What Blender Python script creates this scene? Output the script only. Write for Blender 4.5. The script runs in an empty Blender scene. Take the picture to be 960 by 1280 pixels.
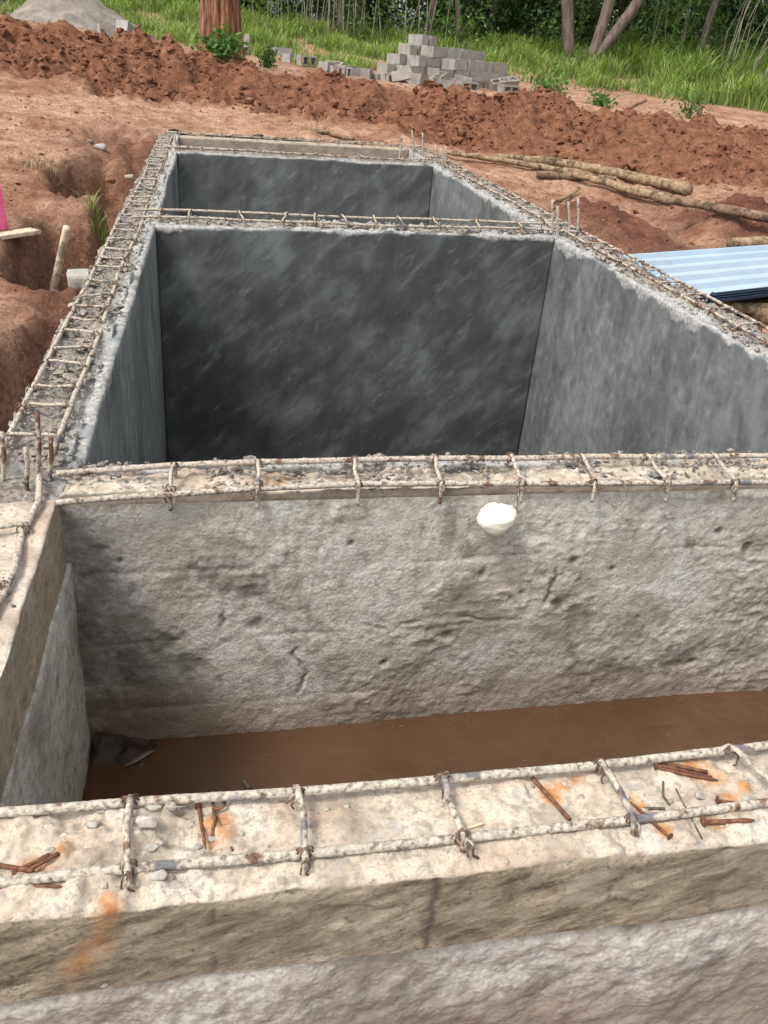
import bpy, math, random
import numpy as np
from mathutils import Matrix, Vector

# ------------------------------------------------------------------ camera, sky, sun, exposure
scene = bpy.context.scene
CAMZ = 1.0                                   # metres above the tops of the tank walls (z = 0)
F = 1030.0                                   # focal length in photo pixels (960 x 1280)
def _n(v): v = np.array(v, float); return v/np.linalg.norm(v)
_d = _n([-215, -595, F]); _t = np.array([5100, -110, F], float); _t = _n(_t-_d*np.dot(_t, _d))
_v = np.cross(_d, _t)
if _v[1] < 0: _v = -_v
RM = np.array([_t, _d, -_v])                 # photo ray -> world direction
cd = bpy.data.cameras.new('camera'); cam = bpy.data.objects.new('camera', cd)
scene.collection.objects.link(cam); scene.camera = cam
cd.sensor_fit = 'VERTICAL'; cd.sensor_height = 36; cd.sensor_width = 27
cd.lens = 36*F/1280; cd.clip_start = 0.02; cd.clip_end = 3000
mw = Matrix.Identity(4)
for i in range(3):
    mw[i][0] = RM[i, 0]; mw[i][1] = -RM[i, 1]; mw[i][2] = -RM[i, 2]
mw[2][3] = CAMZ
cam.matrix_world = mw

SUN_EL, SUN_AZ = 58.0, 242.0                 # azimuth: compass style, 0 = +Y, 90 = +X
world = bpy.data.worlds.new('World'); scene.world = world; world.use_nodes = True
wn = world.node_tree.nodes; wl = world.node_tree.links; wn.clear()
wo = wn.new('ShaderNodeOutputWorld'); wb = wn.new('ShaderNodeBackground'); sk = wn.new('ShaderNodeTexSky')
sk.sky_type = 'NISHITA'; sk.sun_disc = False
sk.sun_elevation = math.radians(SUN_EL); sk.sun_rotation = math.radians(SUN_AZ)
sk.dust_density = 4.0; sk.air_density = 1.0; sk.ozone_density = 1.0
hs = wn.new('ShaderNodeHueSaturation'); hs.inputs['Saturation'].default_value = 0.12
wl.new(sk.outputs[0], hs.inputs['Color']); wl.new(hs.outputs[0], wb.inputs['Color'])
wb.inputs['Strength'].default_value = 0.15; wl.new(wb.outputs[0], wo.inputs['Surface'])
sd = bpy.data.lights.new('sun', 'SUN'); sun = bpy.data.objects.new('sun', sd); scene.collection.objects.link(sun)
sd.energy = 1.3; sd.angle = math.radians(10); sd.color = (1.0, 0.95, 0.87)
_a, _e = math.radians(SUN_AZ), math.radians(SUN_EL)
sdir = Vector((math.sin(_a)*math.cos(_e), math.cos(_a)*math.cos(_e), math.sin(_e)))
sun.rotation_euler = (-sdir).to_track_quat('-Z', 'Y').to_euler(); sun.location = (-6, 0, 12)
vs = scene.view_settings
vs.view_transform = 'Standard'; vs.look = 'None'; vs.gamma = 1.0; vs.use_curve_mapping = False
vs.exposure = 1.0

# ------------------------------------------------------------------ helpers
rng = np.random.default_rng(7); random.seed(7)
C = scene.collection
def ray(px, py): return RM @ np.array([px-480, py-640, F])
def at(px, py, z=0.0):                       # photo pixel on the horizontal plane z
    r = ray(px, py); q = r*((z-CAMZ)/r[2]); q[2] += CAMZ; return q
def atY(px, py, Y):                          # photo pixel at depth Y
    r = ray(px, py); q = r*(Y/r[1]); q[2] += CAMZ; return q
def atX(px, py, X):
    r = ray(px, py); q = r*(X/r[0]); q[2] += CAMZ; return q
def sstep(a, b, x): t = np.clip((x-a)/(b-a), 0, 1); return t*t*(3-2*t)

def _hash(ix, iy, iz, seed):
    h = (ix*374761393 + iy*668265263 + iz*2147483647 + seed*974634777) & 0xFFFFFFFF
    h = ((h ^ (h >> 13))*1274126177) & 0xFFFFFFFF
    h = ((h ^ (h >> 15))*2246822519) & 0xFFFFFFFF
    return ((h ^ (h >> 16)) & 0xFFFFFF)/float(0xFFFFFF)
def vnoise(P, seed=0):                       # value noise in -1..1
    P = np.asarray(P, float); I = np.floor(P).astype(np.int64); f = P-I; f = f*f*f*(f*(f*6-15)+10)
    x, y, z = I[:, 0], I[:, 1], I[:, 2]; u, v, w = f[:, 0], f[:, 1], f[:, 2]
    def h(a, b, c): return _hash(x+a, y+b, z+c, seed)
    x00 = h(0,0,0)*(1-u)+h(1,0,0)*u; x10 = h(0,1,0)*(1-u)+h(1,1,0)*u
    x01 = h(0,0,1)*(1-u)+h(1,0,1)*u; x11 = h(0,1,1)*(1-u)+h(1,1,1)*u
    return 2*((x00*(1-v)+x10*v)*(1-w)+(x01*(1-v)+x11*v)*w)-1
_rot = np.array([[.80, .60, 0], [-.48, .64, .60], [.36, -.48, .80]])
def fbm(P, scale, octv=4, seed=0, gain=.5, ridged=False):
    P = np.asarray(P, float)*scale; s = np.zeros(len(P)); a = 1.; tot = 0
    for o in range(octv):
        n = vnoise(P, seed+o*17)
        if ridged: n = 1-2*np.abs(n)
        s += a*n; tot += a; a *= gain; P = P@_rot.T*2.03+3.1
    return s/tot
def cells(P, scale, seed=0):                 # distance to the nearest feature point
    P = np.asarray(P, float)*scale; I = np.floor(P).astype(np.int64); best = np.full(len(P), 9.)
    for a in (-1,0,1):
        for b in (-1,0,1):
            for c in (-1,0,1):
                q = I+np.array([a,b,c])
                o = np.stack([_hash(q[:,0],q[:,1],q[:,2],seed+k) for k in (1,2,3)],1)
                best = np.minimum(best, np.sum((q+o-P)**2, 1))
    return np.sqrt(best)

def mesh_from(name, V, Fc, mats, smooth=True, attrs=None):
    me = bpy.data.meshes.new(name); V = np.asarray(V, np.float32); me.vertices.add(len(V))
    me.vertices.foreach_set('co', V.ravel())
    if isinstance(Fc, np.ndarray):
        k = Fc.shape[1]; n = len(Fc); flat = Fc.ravel(); starts = np.arange(n)*k
    else:
        n = len(Fc); lens = np.array([len(f) for f in Fc]); flat = np.array([i for f in Fc for i in f]); starts = np.concatenate([[0], np.cumsum(lens)[:-1]])
    me.loops.add(len(flat)); me.loops.foreach_set('vertex_index', flat.astype(np.int32))
    me.polygons.add(n); me.polygons.foreach_set('loop_start', starts.astype(np.int32))
    me.polygons.foreach_set('use_smooth', np.full(n, smooth))
    me.update(calc_edges=True); me.validate()
    for m in (mats if isinstance(mats, (list, tuple)) else [mats]): me.materials.append(m)
    for k_, a in (attrs or {}).items():
        at_ = me.attributes.new(k_, 'FLOAT', 'POINT'); at_.data.foreach_set('value', np.asarray(a, np.float32))
    return me
ORG = {}
def link(name, me, parent=None, loc=None):
    o = bpy.data.objects.new(name, me); C.objects.link(o)
    if parent is not None:
        o.parent = parent
        if parent.name in ORG: o.location = -Vector(ORG[parent.name])
    if loc is not None: o.location = loc
    return o
def tag(o, label=None, cat=None, group=None, kind=None):
    if label: o['label'] = label
    if cat: o['category'] = cat
    if group: o['group'] = group
    if kind: o['kind'] = kind
    return o
def thing(name, label, cat, loc, group=None, rz=0, local=False):
    o = bpy.data.objects.new(name, None); C.objects.link(o); o.location = loc; o.rotation_euler[2] = rz
    o.empty_display_size = .1
    if not local: ORG[o.name] = tuple(loc)
    return tag(o, label, cat, group)
def recentre(V):                             # base point of a one-mesh thing
    V = np.asarray(V, float); b = np.array([V[:,0].mean(), V[:,1].mean(), V[:,2].min()]); return V-b, b
def solo(name, V, Fc, mat, label, cat, group=None, kind=None, smooth=True, attrs=None):
    V, b = recentre(V); o = link(name, mesh_from(name, V, Fc, mat, smooth, attrs)); o.location = b
    return tag(o, label, cat, group, kind)

def join(parts):
    V = []; Fs = []; n = 0
    for v, f in parts:
        V.append(np.asarray(v, float)); Fs += [tuple(int(i)+n for i in q) for q in f]; n += len(v)
    return np.concatenate(V), Fs
def tube(P, rad, ns=8, rib=0, pitch=.011, seed=0, caps=True, jit=0):
    P = np.asarray(P, float); n = len(P); rad = np.broadcast_to(np.asarray(rad, float), (n,)).copy()
    T = np.gradient(P, axis=0); T /= np.linalg.norm(T, axis=1)[:, None]+1e-12
    up = np.array([0,0,1.]) if abs(T[0,2]) < .9 else np.array([1.,0,0])
    N = np.cross(T[0], up); N /= np.linalg.norm(N); V = []
    s = np.concatenate([[0], np.cumsum(np.linalg.norm(np.diff(P, axis=0), axis=1))])
    th = np.arange(ns)*2*math.pi/ns
    for i in range(n):
        N = N-T[i]*np.dot(N, T[i]); N /= np.linalg.norm(N); B = np.cross(T[i], N)
        r = np.full(ns, rad[i])
        if rib: r = r*(1+rib*np.clip(np.sin(2*math.pi*s[i]/pitch+th)*1.8, -1, 1))
        V.append(P[i]+np.cos(th)[:,None]*r[:,None]*N+np.sin(th)[:,None]*r[:,None]*B)
    V = np.concatenate(V)

    i = np.arange(n-1)[:,None]*ns; j = np.arange(ns)[None,:]; k = (j+1) % ns
    Fc = np.stack([i+j, i+k, i+ns+k, i+ns+j], -1).reshape(-1, 4).tolist()
    if caps: Fc += [list(range(ns))[::-1], [(n-1)*ns+q for q in range(ns)]]
    return V, Fc
def _nrm(V, P, ns): q = V-np.repeat(P, ns, axis=0); return q/(np.linalg.norm(q, axis=1)[:,None]+1e-9)
def smoothline(pts, n, wob=0, seed=0):
    pts = np.asarray(pts, float); s = np.concatenate([[0], np.cumsum(np.linalg.norm(np.diff(pts, axis=0), axis=1))])
    u = np.linspace(0, s[-1], n); P = np.stack([np.interp(u, s, pts[:,k]) for k in range(3)], 1)
    w = max(1, n//(len(pts)*4))
    if w > 1 and len(pts) > 2:
        ker = np.ones(w)/w; Q = np.pad(P, ((w, w), (0, 0)), 'edge')
        Q = np.stack([np.convolve(Q[:,k], ker, 'same') for k in range(3)], 1)[w:-w]; Q[0] = P[0]; Q[-1] = P[-1]; P = Q
    if wob:
        for k in range(3): P[:,k] += wob*fbm(np.stack([u, u*0+k*7.3, u*0+seed], 1), 4, 3, seed)
    return P

def boxgrid(x0, x1, y0, y1, z0, z1, rx, ry, rz, skip=''):
    """subdivided box skin; returns verts, quads, outward normals"""
    nx, ny, nz = [max(1, int(round((b-a)/r))) for a, b, r in ((x0,x1,rx),(y0,y1,ry),(z0,z1,rz))]
    gx, gy, gz = np.arange(nx+1), np.arange(ny+1), np.arange(nz+1); Vs = []; Qs = []; Ns = []; n = 0
    def face(A, B, mk, nrm, flip):
        nonlocal n
        a, b = np.meshgrid(A, B, indexing='ij'); Vs.append(mk(a.ravel(), b.ravel()))
        na, nb = len(A), len(B); i = np.arange(na-1)[:,None]*nb+np.arange(nb-1)[None,:]
        q = np.stack([i, i+nb, i+nb+1, i+1], -1).reshape(-1, 4)
        if flip: q = q[:, ::-1]
        Qs.append(q+n); Ns.append(np.tile(nrm, (na*nb, 1))); n += na*nb
    st = lambda a, b, c: np.stack([a, b, c], 1)
    if 'T' not in skip: face(gx, gy, lambda a, b: st(a, b, a*0+nz), [0,0,1.], False)
    if 'B' not in skip: face(gx, gy, lambda a, b: st(a, b, a*0), [0,0,-1.], True)
    if 'F' not in skip: face(gx, gz, lambda a, b: st(a, a*0, b), [0,-1.,0], False)
    if 'K' not in skip: face(gx, gz, lambda a, b: st(a, a*0+ny, b), [0,1.,0], True)
    if 'L' not in skip: face(gy, gz, lambda a, b: st(a*0, a, b), [-1.,0,0], True)
    if 'R' not in skip: face(gy, gz, lambda a, b: st(a*0+nx, a, b), [1.,0,0], False)
    V = np.concatenate(Vs); Q = np.concatenate(Qs); N = np.concatenate(Ns)
    key = (V[:,0]*(ny+1)+V[:,1])*(nz+1)+V[:,2]
    u, first, inv = np.unique(key, return_index=True, return_inverse=True)
    NN = np.zeros((len(u), 3)); np.add.at(NN, inv, N); NN /= np.linalg.norm(NN, axis=1)[:,None]
    V = V[first].astype(float)
    V = np.stack([x0+V[:,0]*(x1-x0)/nx, y0+V[:,1]*(y1-y0)/ny, z0+V[:,2]*(z1-z0)/nz], 1)
    return V, inv[Q], NN

# ------------------------------------------------------------------ materials
class NT:
    def __init__(s, name):
        s.m = bpy.data.materials.new(name); s.m.use_nodes = True; s.t = s.m.node_tree; s.n = s.t.nodes
        s.p = s.n['Principled BSDF']; s.o = s.n['Material Output']; s.co = s.n.new('ShaderNodeTexCoord').outputs['Object']
        s.geo = s.n.new('ShaderNodeNewGeometry')
        s.p.inputs['Specular IOR Level'].default_value = .25
    def l(s, a, b): s.t.links.new(a, b)
    def noise(s, scale, det=5, rough=.55, vec=None, dist=0, stretch=None):
        q = s.n.new('ShaderNodeTexNoise'); q.inputs['Scale'].default_value = scale; q.inputs['Detail'].default_value = det
        q.inputs['Roughness'].default_value = rough; q.inputs['Distortion'].default_value = dist
        v = vec or s.geo.outputs['Position']
        if stretch:
            mp = s.n.new('ShaderNodeMapping'); mp.inputs['Scale'].default_value = stretch[:3]
            if len(stretch) > 3:
                m0 = s.n.new('ShaderNodeMapping'); m0.inputs['Rotation'].default_value = stretch[3:]; s.l(v, m0.inputs['Vector']); v = m0.outputs[0]
            s.l(v, mp.inputs['Vector']); v = mp.outputs[0]
        s.l(v, q.inputs['Vector']); return q.outputs['Fac']
    def ramp(s, fac, *stops):
        q = s.n.new('ShaderNodeValToRGB'); e = q.color_ramp.elements
        while len(e) < len(stops): e.new(.5)
        for i, (p, c) in enumerate(stops):
            e[i].position = p; e[i].color = (*c, 1) if isinstance(c, tuple) else (c, c, c, 1)
        s.l(fac, q.inputs[0]); return q.outputs[0]
    def mix(s, fac, a, b, mode='MIX'):
        q = s.n.new('ShaderNodeMix'); q.data_type = 'RGBA'; q.blend_type = mode
        for v, k in ((fac, 0), (a, 6), (b, 7)):
            if isinstance(v, (int, float)): q.inputs[k].default_value = v
            elif isinstance(v, tuple): q.inputs[k].default_value = (*v, 1)
            else: s.l(v, q.inputs[k])
        return q.outputs[2]
    def math(s, op, a, b=0.):
        q = s.n.new('ShaderNodeMath'); q.operation = op; q.use_clamp = op in ('ADD', 'MULTIPLY')
        for i, v in enumerate((a, b)):
            if isinstance(v, (int, float)): q.inputs[i].default_value = v
            else: s.l(v, q.inputs[i])
        return q.outputs[0]
    def attr(s, name):
        q = s.n.new('ShaderNodeAttribute'); q.attribute_name = name; return q.outputs['Fac']
    def fin(s, col, rough=.9, bump=None, bs=.5, bd=.01):
        if isinstance(col, tuple): s.p.inputs['Base Color'].default_value = (*col, 1)
        else: s.l(col, s.p.inputs['Base Color'])
        if isinstance(rough, (int, float)): s.p.inputs['Roughness'].default_value = rough
        else: s.l(rough, s.p.inputs['Roughness'])
        if bump is not None:
            b = s.n.new('ShaderNodeBump'); b.inputs['Strength'].default_value = bs; b.inputs['Distance'].default_value = bd
            s.l(bump, b.inputs['Height']); s.l(b.outputs[0], s.p.inputs['Normal'])
        return s.m
M = {}
def build_materials():
    # cast ring beam concrete: dusty pale top, brown-grey formed sides, rust stains
    t = NT('beam_concrete'); n1 = t.noise(9, 6, .6); n2 = t.noise(55, 6, .65); n3 = t.noise(2.2, 3)
    top = t.ramp(n1, (.3, (.26,.212,.165)), (.45, (.39,.325,.258)), (.57, (.49,.42,.338)), (.7, (.45,.41,.36)))
    top = t.mix(t.ramp(n2, (.38, .7), (.5, 0.)), top, (.22,.185,.15))
    top = t.mix(t.ramp(t.noise(190, 4, .6), (.36, .6), (.46, 0.)), top, (.20,.17,.14))
    top = t.mix(t.ramp(t.noise(23, 4, .6), (.60, 0.), (.66, .5)), top, (.30,.295,.285))
    top = t.mix(t.ramp(t.noise(3.3, 3), (.5, 0.), (.65, .4)), top, (.42,.28,.20))
    st = t.noise(20, 9, .78, dist=.25, stretch=(.5, 1, 1.9, 0, .30, 0)); pit = t.noise(75, 4, .5)
    side = t.ramp(st, (.38, (.07,.054,.035)), (.46, (.18,.143,.096)), (.53, (.265,.218,.153)), (.64, (.42,.36,.275)))
    side = t.mix(t.ramp(t.noise(130, 5, .7), (.36, .7), (.48, 0.)), side, (.10,.085,.065))
    side = t.mix(t.ramp(pit, (.30, .9), (.36, 0.)), side, (.045,.038,.03))
    side = t.mix(t.ramp(t.noise(6, 7, .75, dist=.2), (.52, 0.), (.62, .6)), side, (.37,.325,.26))
    side = t.mix(t.ramp(n3, (.35, 0.), (.7, .5)), side, (.22,.19,.15))
    side = t.mix(t.attr('joint'), side, (.05,.045,.04))
    c = t.mix(t.attr('top'), side, top)
    rs = t.math('MULTIPLY', t.attr('stain'), t.ramp(t.noise(44, 6, .75), (.34, .1), (.54, 1.)))
    c = t.mix(rs, c, t.ramp(n2, (.3, (.30,.115,.035)), (.7, (.46,.24,.10))))
    M['beam'] = t.fin(c, .92, t.mix(.4, t.mix(.5, n2, t.noise(160, 4, .7)), st), .65, .007)
    # broken, unfinished concrete on the wall tops
    t = NT('rough_concrete'); n1 = t.noise(14, 7, .65); n2 = t.noise(70, 6, .7)
    c = t.ramp(n1, (.3, (.13,.125,.12)), (.43, (.25,.235,.215)), (.54, (.38,.325,.265)), (.68, (.34,.325,.305)))
    c = t.mix(t.ramp(n2, (.40, .8), (.52, 0.)), c, (.11,.11,.11))
    c = t.mix(t.attr('white'), c, t.ramp(n2, (.34, (.22,.22,.215)), (.5, (.40,.40,.39)), (.7, (.50,.49,.475))))
    M['rough'] = t.fin(c, .93, n2, 1., .016)
    # rough-cast grey plaster
    t = NT('rough_plaster'); n1 = t.noise(3.2, 5, .6); n2 = t.noise(26, 6, .68); n3 = t.noise(120, 5, .7)
    c = t.ramp(n1, (.32, (.31,.285,.245)), (.45, (.46,.435,.39)), (.56, (.53,.51,.475)), (.66, (.56,.55,.53)))
    c = t.mix(t.ramp(n2, (.36, .75), (.52, 0.)), c, (.34,.31,.26))
    c = t.mix(t.ramp(n3, (.38, .5), (.5, 0.)), c, (.26,.235,.195))
    c = t.mix(t.ramp(n3, (.56, 0.), (.68, .6)), c, (.58,.56,.53))
    c = t.mix(t.ramp(t.noise(1.7, 4), (.54, 0.), (.68, .3)), c, (.42,.345,.26))
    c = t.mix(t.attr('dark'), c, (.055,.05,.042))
    c = t.mix(t.attr('mud'), c, (.20,.13,.085))
    vo = t.n.new('ShaderNodeTexVoronoi'); vo.inputs['Scale'].default_value = 95; t.l(t.geo.outputs['Position'], vo.inputs['Vector'])
    gr = t.ramp(vo.outputs['Distance'], (.0, 1.), (.62, 0.))
    c = t.mix(t.math('MULTIPLY', t.ramp(vo.outputs['Distance'], (.5, 0.), (.8, .4)), t.ramp(n2, (.42, 1.), (.6, 0.))), c, (.22,.20,.165))
    c = t.mix(t.ramp(t.noise(2.3, 5, .65, dist=.8), (.38, .65), (.47, 0.)), c, (.20,.18,.145))
    c = t.mix(t.ramp(t.noise(6.5, 5, .65, dist=.5), (.34, .6), (.43, 0.)), c, (.15,.135,.11))
    M['plaster'] = t.fin(c, .9, t.mix(.2, t.mix(.5, n2, n3), gr), .6, .008)
    # steel-trowelled dark cement lining
    t = NT('cement_lining')
    sw = t.noise(4.5, 7, .66, dist=.35, stretch=(1.7, 1.7, .75, 0, -.75, 0)); bl = t.noise(1.5, 5, .6); fn = t.noise(15, 7, .70, dist=.25, stretch=(1, 1, .30, 0, -.85, 0))
    c = t.ramp(bl, (.37, (.046,.049,.046)), (.5, (.072,.077,.075)), (.64, (.145,.154,.156)))
    c = t.mix(t.ramp(sw, (.40, .65), (.56, 0.)), c, (.030,.032,.030))
    c = t.mix(t.ramp(sw, (.57, 0.), (.70, .5)), c, (.17,.18,.18))
    c = t.mix(t.ramp(fn, (.57, 0.), (.70, .6)), c, (.20,.21,.21))
    c = t.mix(t.ramp(t.noise(3.4, 7, .7, dist=.3, stretch=(1, 1, .5, 0, -.6, 0)), (.58, 0.), (.70, .6)), c, (.19,.203,.21))
    vs_ = t.noise(7, 5, .6, stretch=(2, 2, .12)); c = t.mix(t.math('MULTIPLY', t.ramp(vs_, (.52, 0.), (.74, .45)), t.ramp(t.attr('pale'), (0., .1), (.5, 1.))), c, (.21,.22,.22))
    c = t.mix(t.ramp(t.noise(42, 4, .6, stretch=(1, 1, .35, 0, -.7, 0)), (.66, 0.), (.74, .22)), c, (.22,.23,.23))
    c = t.mix(t.attr('pale'), c, t.ramp(fn, (.36, (.125,.133,.131)), (.5, (.195,.206,.205)), (.66, (.28,.293,.294))))
    c = t.mix(t.attr('white'), c, t.ramp(t.noise(60, 5, .7), (.36, (.12,.12,.115)), (.47, (.26,.255,.245)), (.66, (.42,.41,.39))))
    M['lining'] = t.fin(c, t.ramp(bl, (.3, .42), (.7, .62)), t.mix(.4, fn, sw), .25, .004)
    t.p.inputs['Specular IOR Level'].default_value = .35
    # cement-caked, rusting steel
    def steel(nm, rust):
        t = NT(nm); n1 = t.noise(22, 5, .6); n2 = t.noise(120, 4, .6)
        c = t.ramp(n2, (.34, (.13,.11,.085)), (.44, (.30,.26,.21)), (.56, (.42,.375,.31)), (.7, (.48,.435,.37)))
        rc = t.ramp(n2, (.35, (.075,.042,.028)), (.65, (.19,.11,.07)))
        c = t.mix(t.ramp(n1, (rust, 0.), (rust+.07, 1.)), c, rc)
        c = t.mix(t.ramp(t.noise(9, 3), (.61, 0.), (.65, .8)), c, (.08,.085,.11))
        return t.fin(c, .88, t.mix(.5, n2, t.noise(300, 3, .6)), .9, .004)
    M['rebar'] = steel('caked_rebar', .57); M['rebar_far'] = steel('rusty_rebar', .50)
    t = NT('tie_wire'); n = t.noise(60, 4); M['wire'] = t.fin(t.ramp(n, (.35, (.06,.035,.025)), (.52, (.15,.09,.06)), (.6, (.34,.29,.235))), .8)
    t = NT('rusty_iron'); n = t.noise(90, 5, .65); M['rust'] = t.fin(t.ramp(n, (.3, (.05,.024,.016)), (.5, (.125,.056,.032)), (.7, (.24,.115,.06))), .85, n, .6, .002)
    t = NT('dark_twig'); n = t.noise(90, 4); M['twig'] = t.fin(t.ramp(n, (.3, (.04,.03,.022)), (.7, (.16,.12,.09))), .9, n, .5, .002)
    t = NT('rubble_stone'); n = t.noise(45, 5, .65); M['stone'] = t.fin(t.ramp(n, (.32, (.22,.195,.165)), (.68, (.46,.415,.355))), .93, n, .9, .008)
    # muddy water
    t = NT('muddy_water'); n = t.noise(2.5, 4, .6)
    M['water'] = t.fin(t.ramp(n, (.35, (.066,.033,.017)), (.65, (.088,.047,.025))), .05, t.noise(5, 2), .04, .01)
    t.p.inputs['Specular IOR Level'].default_value = .5
    # soil
    t = NT('red_soil'); n1 = t.noise(.9, 6, .6); n2 = t.noise(6, 8, .68); n3 = t.noise(34, 6, .7)
    pale = t.ramp(n2, (.3, (.19,.098,.060)), (.45, (.33,.195,.125)), (.57, (.43,.275,.188)), (.7, (.50,.35,.255)))
    pale = t.mix(t.ramp(n1, (.40, .75), (.52, 0.)), pale, t.ramp(n2, (.35, (.125,.052,.027)), (.65, (.28,.13,.07))))
    fresh = t.ramp(n2, (.3, (.07,.028,.015)), (.45, (.145,.060,.031)), (.57, (.205,.092,.050)), (.7, (.30,.155,.09)))
    c = t.mix(t.attr('fresh'), pale, fresh)
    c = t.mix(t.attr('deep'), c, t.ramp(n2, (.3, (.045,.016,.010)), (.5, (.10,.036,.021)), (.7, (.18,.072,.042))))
    c = t.mix(t.ramp(n3, (.40, .65), (.5, 0.)), c, (.085,.035,.019))
    c = t.mix(t.ramp(t.noise(46, 4, .6), (.62, 0.), (.68, .55)), c, (.42,.29,.20))
    c = t.mix(t.ramp(t.noise(130, 3, .6), (.38, .55), (.46, 0.)), c, (.13,.06,.038))
    M['soil'] = t.fin(c, .96, t.mix(.5, n2, n3), 1., .05)
    t = NT('soil_clod'); n = t.noise(9, 5, .65); M['clod'] = t.fin(t.ramp(n, (.3, (.065,.026,.014)), (.5, (.14,.058,.030)), (.7, (.27,.135,.078))), .96, t.noise(60, 4), .8, .02)
    t = NT('wet_mud'); n = t.noise(20, 5, .65); M['mud'] = t.fin(t.ramp(n, (.3, (.022,.015,.010)), (.7, (.065,.042,.028))), .5, n, .7, .02)
    t = NT('grey_sand'); n = t.noise(5, 7, .65); M['sand'] = t.fin(t.ramp(n, (.34, (.13,.115,.095)), (.66, (.27,.245,.21))), .96, t.noise(30, 6, .7), .8, .03)
    t = NT('block_concrete'); n = t.noise(8, 6, .6); r_ = t.n.new('ShaderNodeObjectInfo').outputs['Random']
    c = t.ramp(n, (.3, (.24,.225,.205)), (.7, (.40,.385,.36))); c = t.mix(t.ramp(r_, (.0, .55), (.9, 0.)), c, (.25,.20,.155))
    M['block'] = t.fin(c, .94, t.noise(60, 5, .7), .7, .01)
    # timber
    def wood(nm, a, b, sx=(1, 1, 1)):
        t = NT(nm); n = t.noise(18, 6, .65, stretch=sx); n2 = t.noise(11, 5, .65); c = t.ramp(n, (.3, a), (.7, b))
        c = t.mix(t.ramp(n2, (.52, 0.), (.58, .75)), c, tuple(x*.4 for x in a)); c = t.mix(t.ramp(t.noise(45, 4, .6), (.36, .7), (.46, 0.)), c, tuple(x*.5 for x in a))
        return t.fin(c, .88, n, .6, .01)
    M['pole'] = wood('peeled_pole', (.12,.078,.045), (.36,.26,.165)); M['pole_dark'] = wood('weathered_pole', (.09,.055,.035), (.26,.175,.115))
    M['plank'] = wood('sawn_plank', (.50,.39,.27), (.66,.55,.42)); M['stick'] = wood('old_stick', (.16,.09,.06), (.30,.19,.13))
    t = NT('tree_bark'); n = t.noise(9, 7, .7, stretch=(1.7, 1.7, .22)); M['bark'] = t.fin(t.ramp(n, (.34, (.05,.022,.013)), (.48, (.19,.082,.045)), (.64, (.37,.195,.12))), .95, n, .9, .06)
    t = NT('grey_bark'); n = t.noise(10, 6, .65, stretch=(1, 1, .3)); M['bark2'] = t.fin(t.ramp(n, (.3, (.055,.042,.033)), (.7, (.20,.155,.125))), .95, n, .7, .03)
    t = NT('pale_cane'); n = t.noise(4, 4); M['cane'] = t.fin(t.ramp(n, (.3, (.10,.095,.06)), (.7, (.27,.25,.18))), .8)
    def leafm(nm, a, b, tr=.35):
        t = NT(nm); r_ = t.geo.outputs['Random Per Island']; n = t.noise(1.1, 3)
        c = t.ramp(r_, (0., a), (1., b)); c = t.mix(t.ramp(n, (.35, .55), (.65, 0.)), c, tuple(x*.6 for x in a))
        t.l(c, t.p.inputs['Base Color']); t.p.inputs['Roughness'].default_value = .6
        tl = t.n.new('ShaderNodeBsdfTranslucent'); t.l(t.mix(1., c, (1.,1.15,.5), 'MULTIPLY'), tl.inputs[0])
        mx = t.n.new('ShaderNodeMixShader'); mx.inputs[0].default_value = tr
        t.l(t.p.outputs[0], mx.inputs[1]); t.l(tl.outputs[0], mx.inputs[2]); t.l(mx.outputs[0], t.o.inputs['Surface']); return t.m
    M['leaf_dark'] = leafm('forest_leaf', (.022,.045,.015), (.07,.125,.036)); M['leaf_mid'] = leafm('shrub_leaf', (.045,.09,.024), (.135,.225,.06))
    M['grass'] = leafm('grass_blade', (.14,.215,.045), (.37,.47,.15), .4); M['weed'] = leafm('weed_leaf', (.06,.13,.03), (.14,.25,.07), .35)
    M['leaf_bright'] = leafm('bamboo_leaf', (.075,.14,.035), (.19,.29,.08))
    M['dry'] = leafm('dry_blade', (.20,.14,.08), (.38,.29,.17), .2)
    # painted metal, plastics
    t = NT('blue_white_sheet'); n = t.noise(3, 4); c = t.ramp(n, (.3, (.29,.375,.46)), (.7, (.34,.42,.50))); c = t.mix(t.ramp(t.noise(7, 6, .7), (.56, 0.), (.72, .35)), c, (.30,.24,.19)); M['sheet'] = t.fin(c, .42)
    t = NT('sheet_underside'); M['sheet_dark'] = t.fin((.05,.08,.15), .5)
    t = NT('red_paint_mark'); M['redmark'] = t.fin((.62,.25,.2), .6)
    t = NT('pink_plastic'); n = t.noise(14, 3); M['pink'] = t.fin(t.ramp(n, (.3, (.72,.10,.24)), (.7, (.80,.20,.36))), .45)
    t = NT('white_foam'); n = t.noise(40, 4); M['foam'] = t.fin(t.ramp(n, (.3, (.60,.57,.47)), (.7, (.72,.69,.60))), .6, n, .25, .004)
    t.p.inputs['Subsurface Weight'].default_value = .15; t.p.inputs['Subsurface Radius'].default_value = (.02, .015, .01)
    t = NT('thin_plastic'); M['film'] = t.fin((.17,.135,.105), .3)
build_materials()

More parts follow.
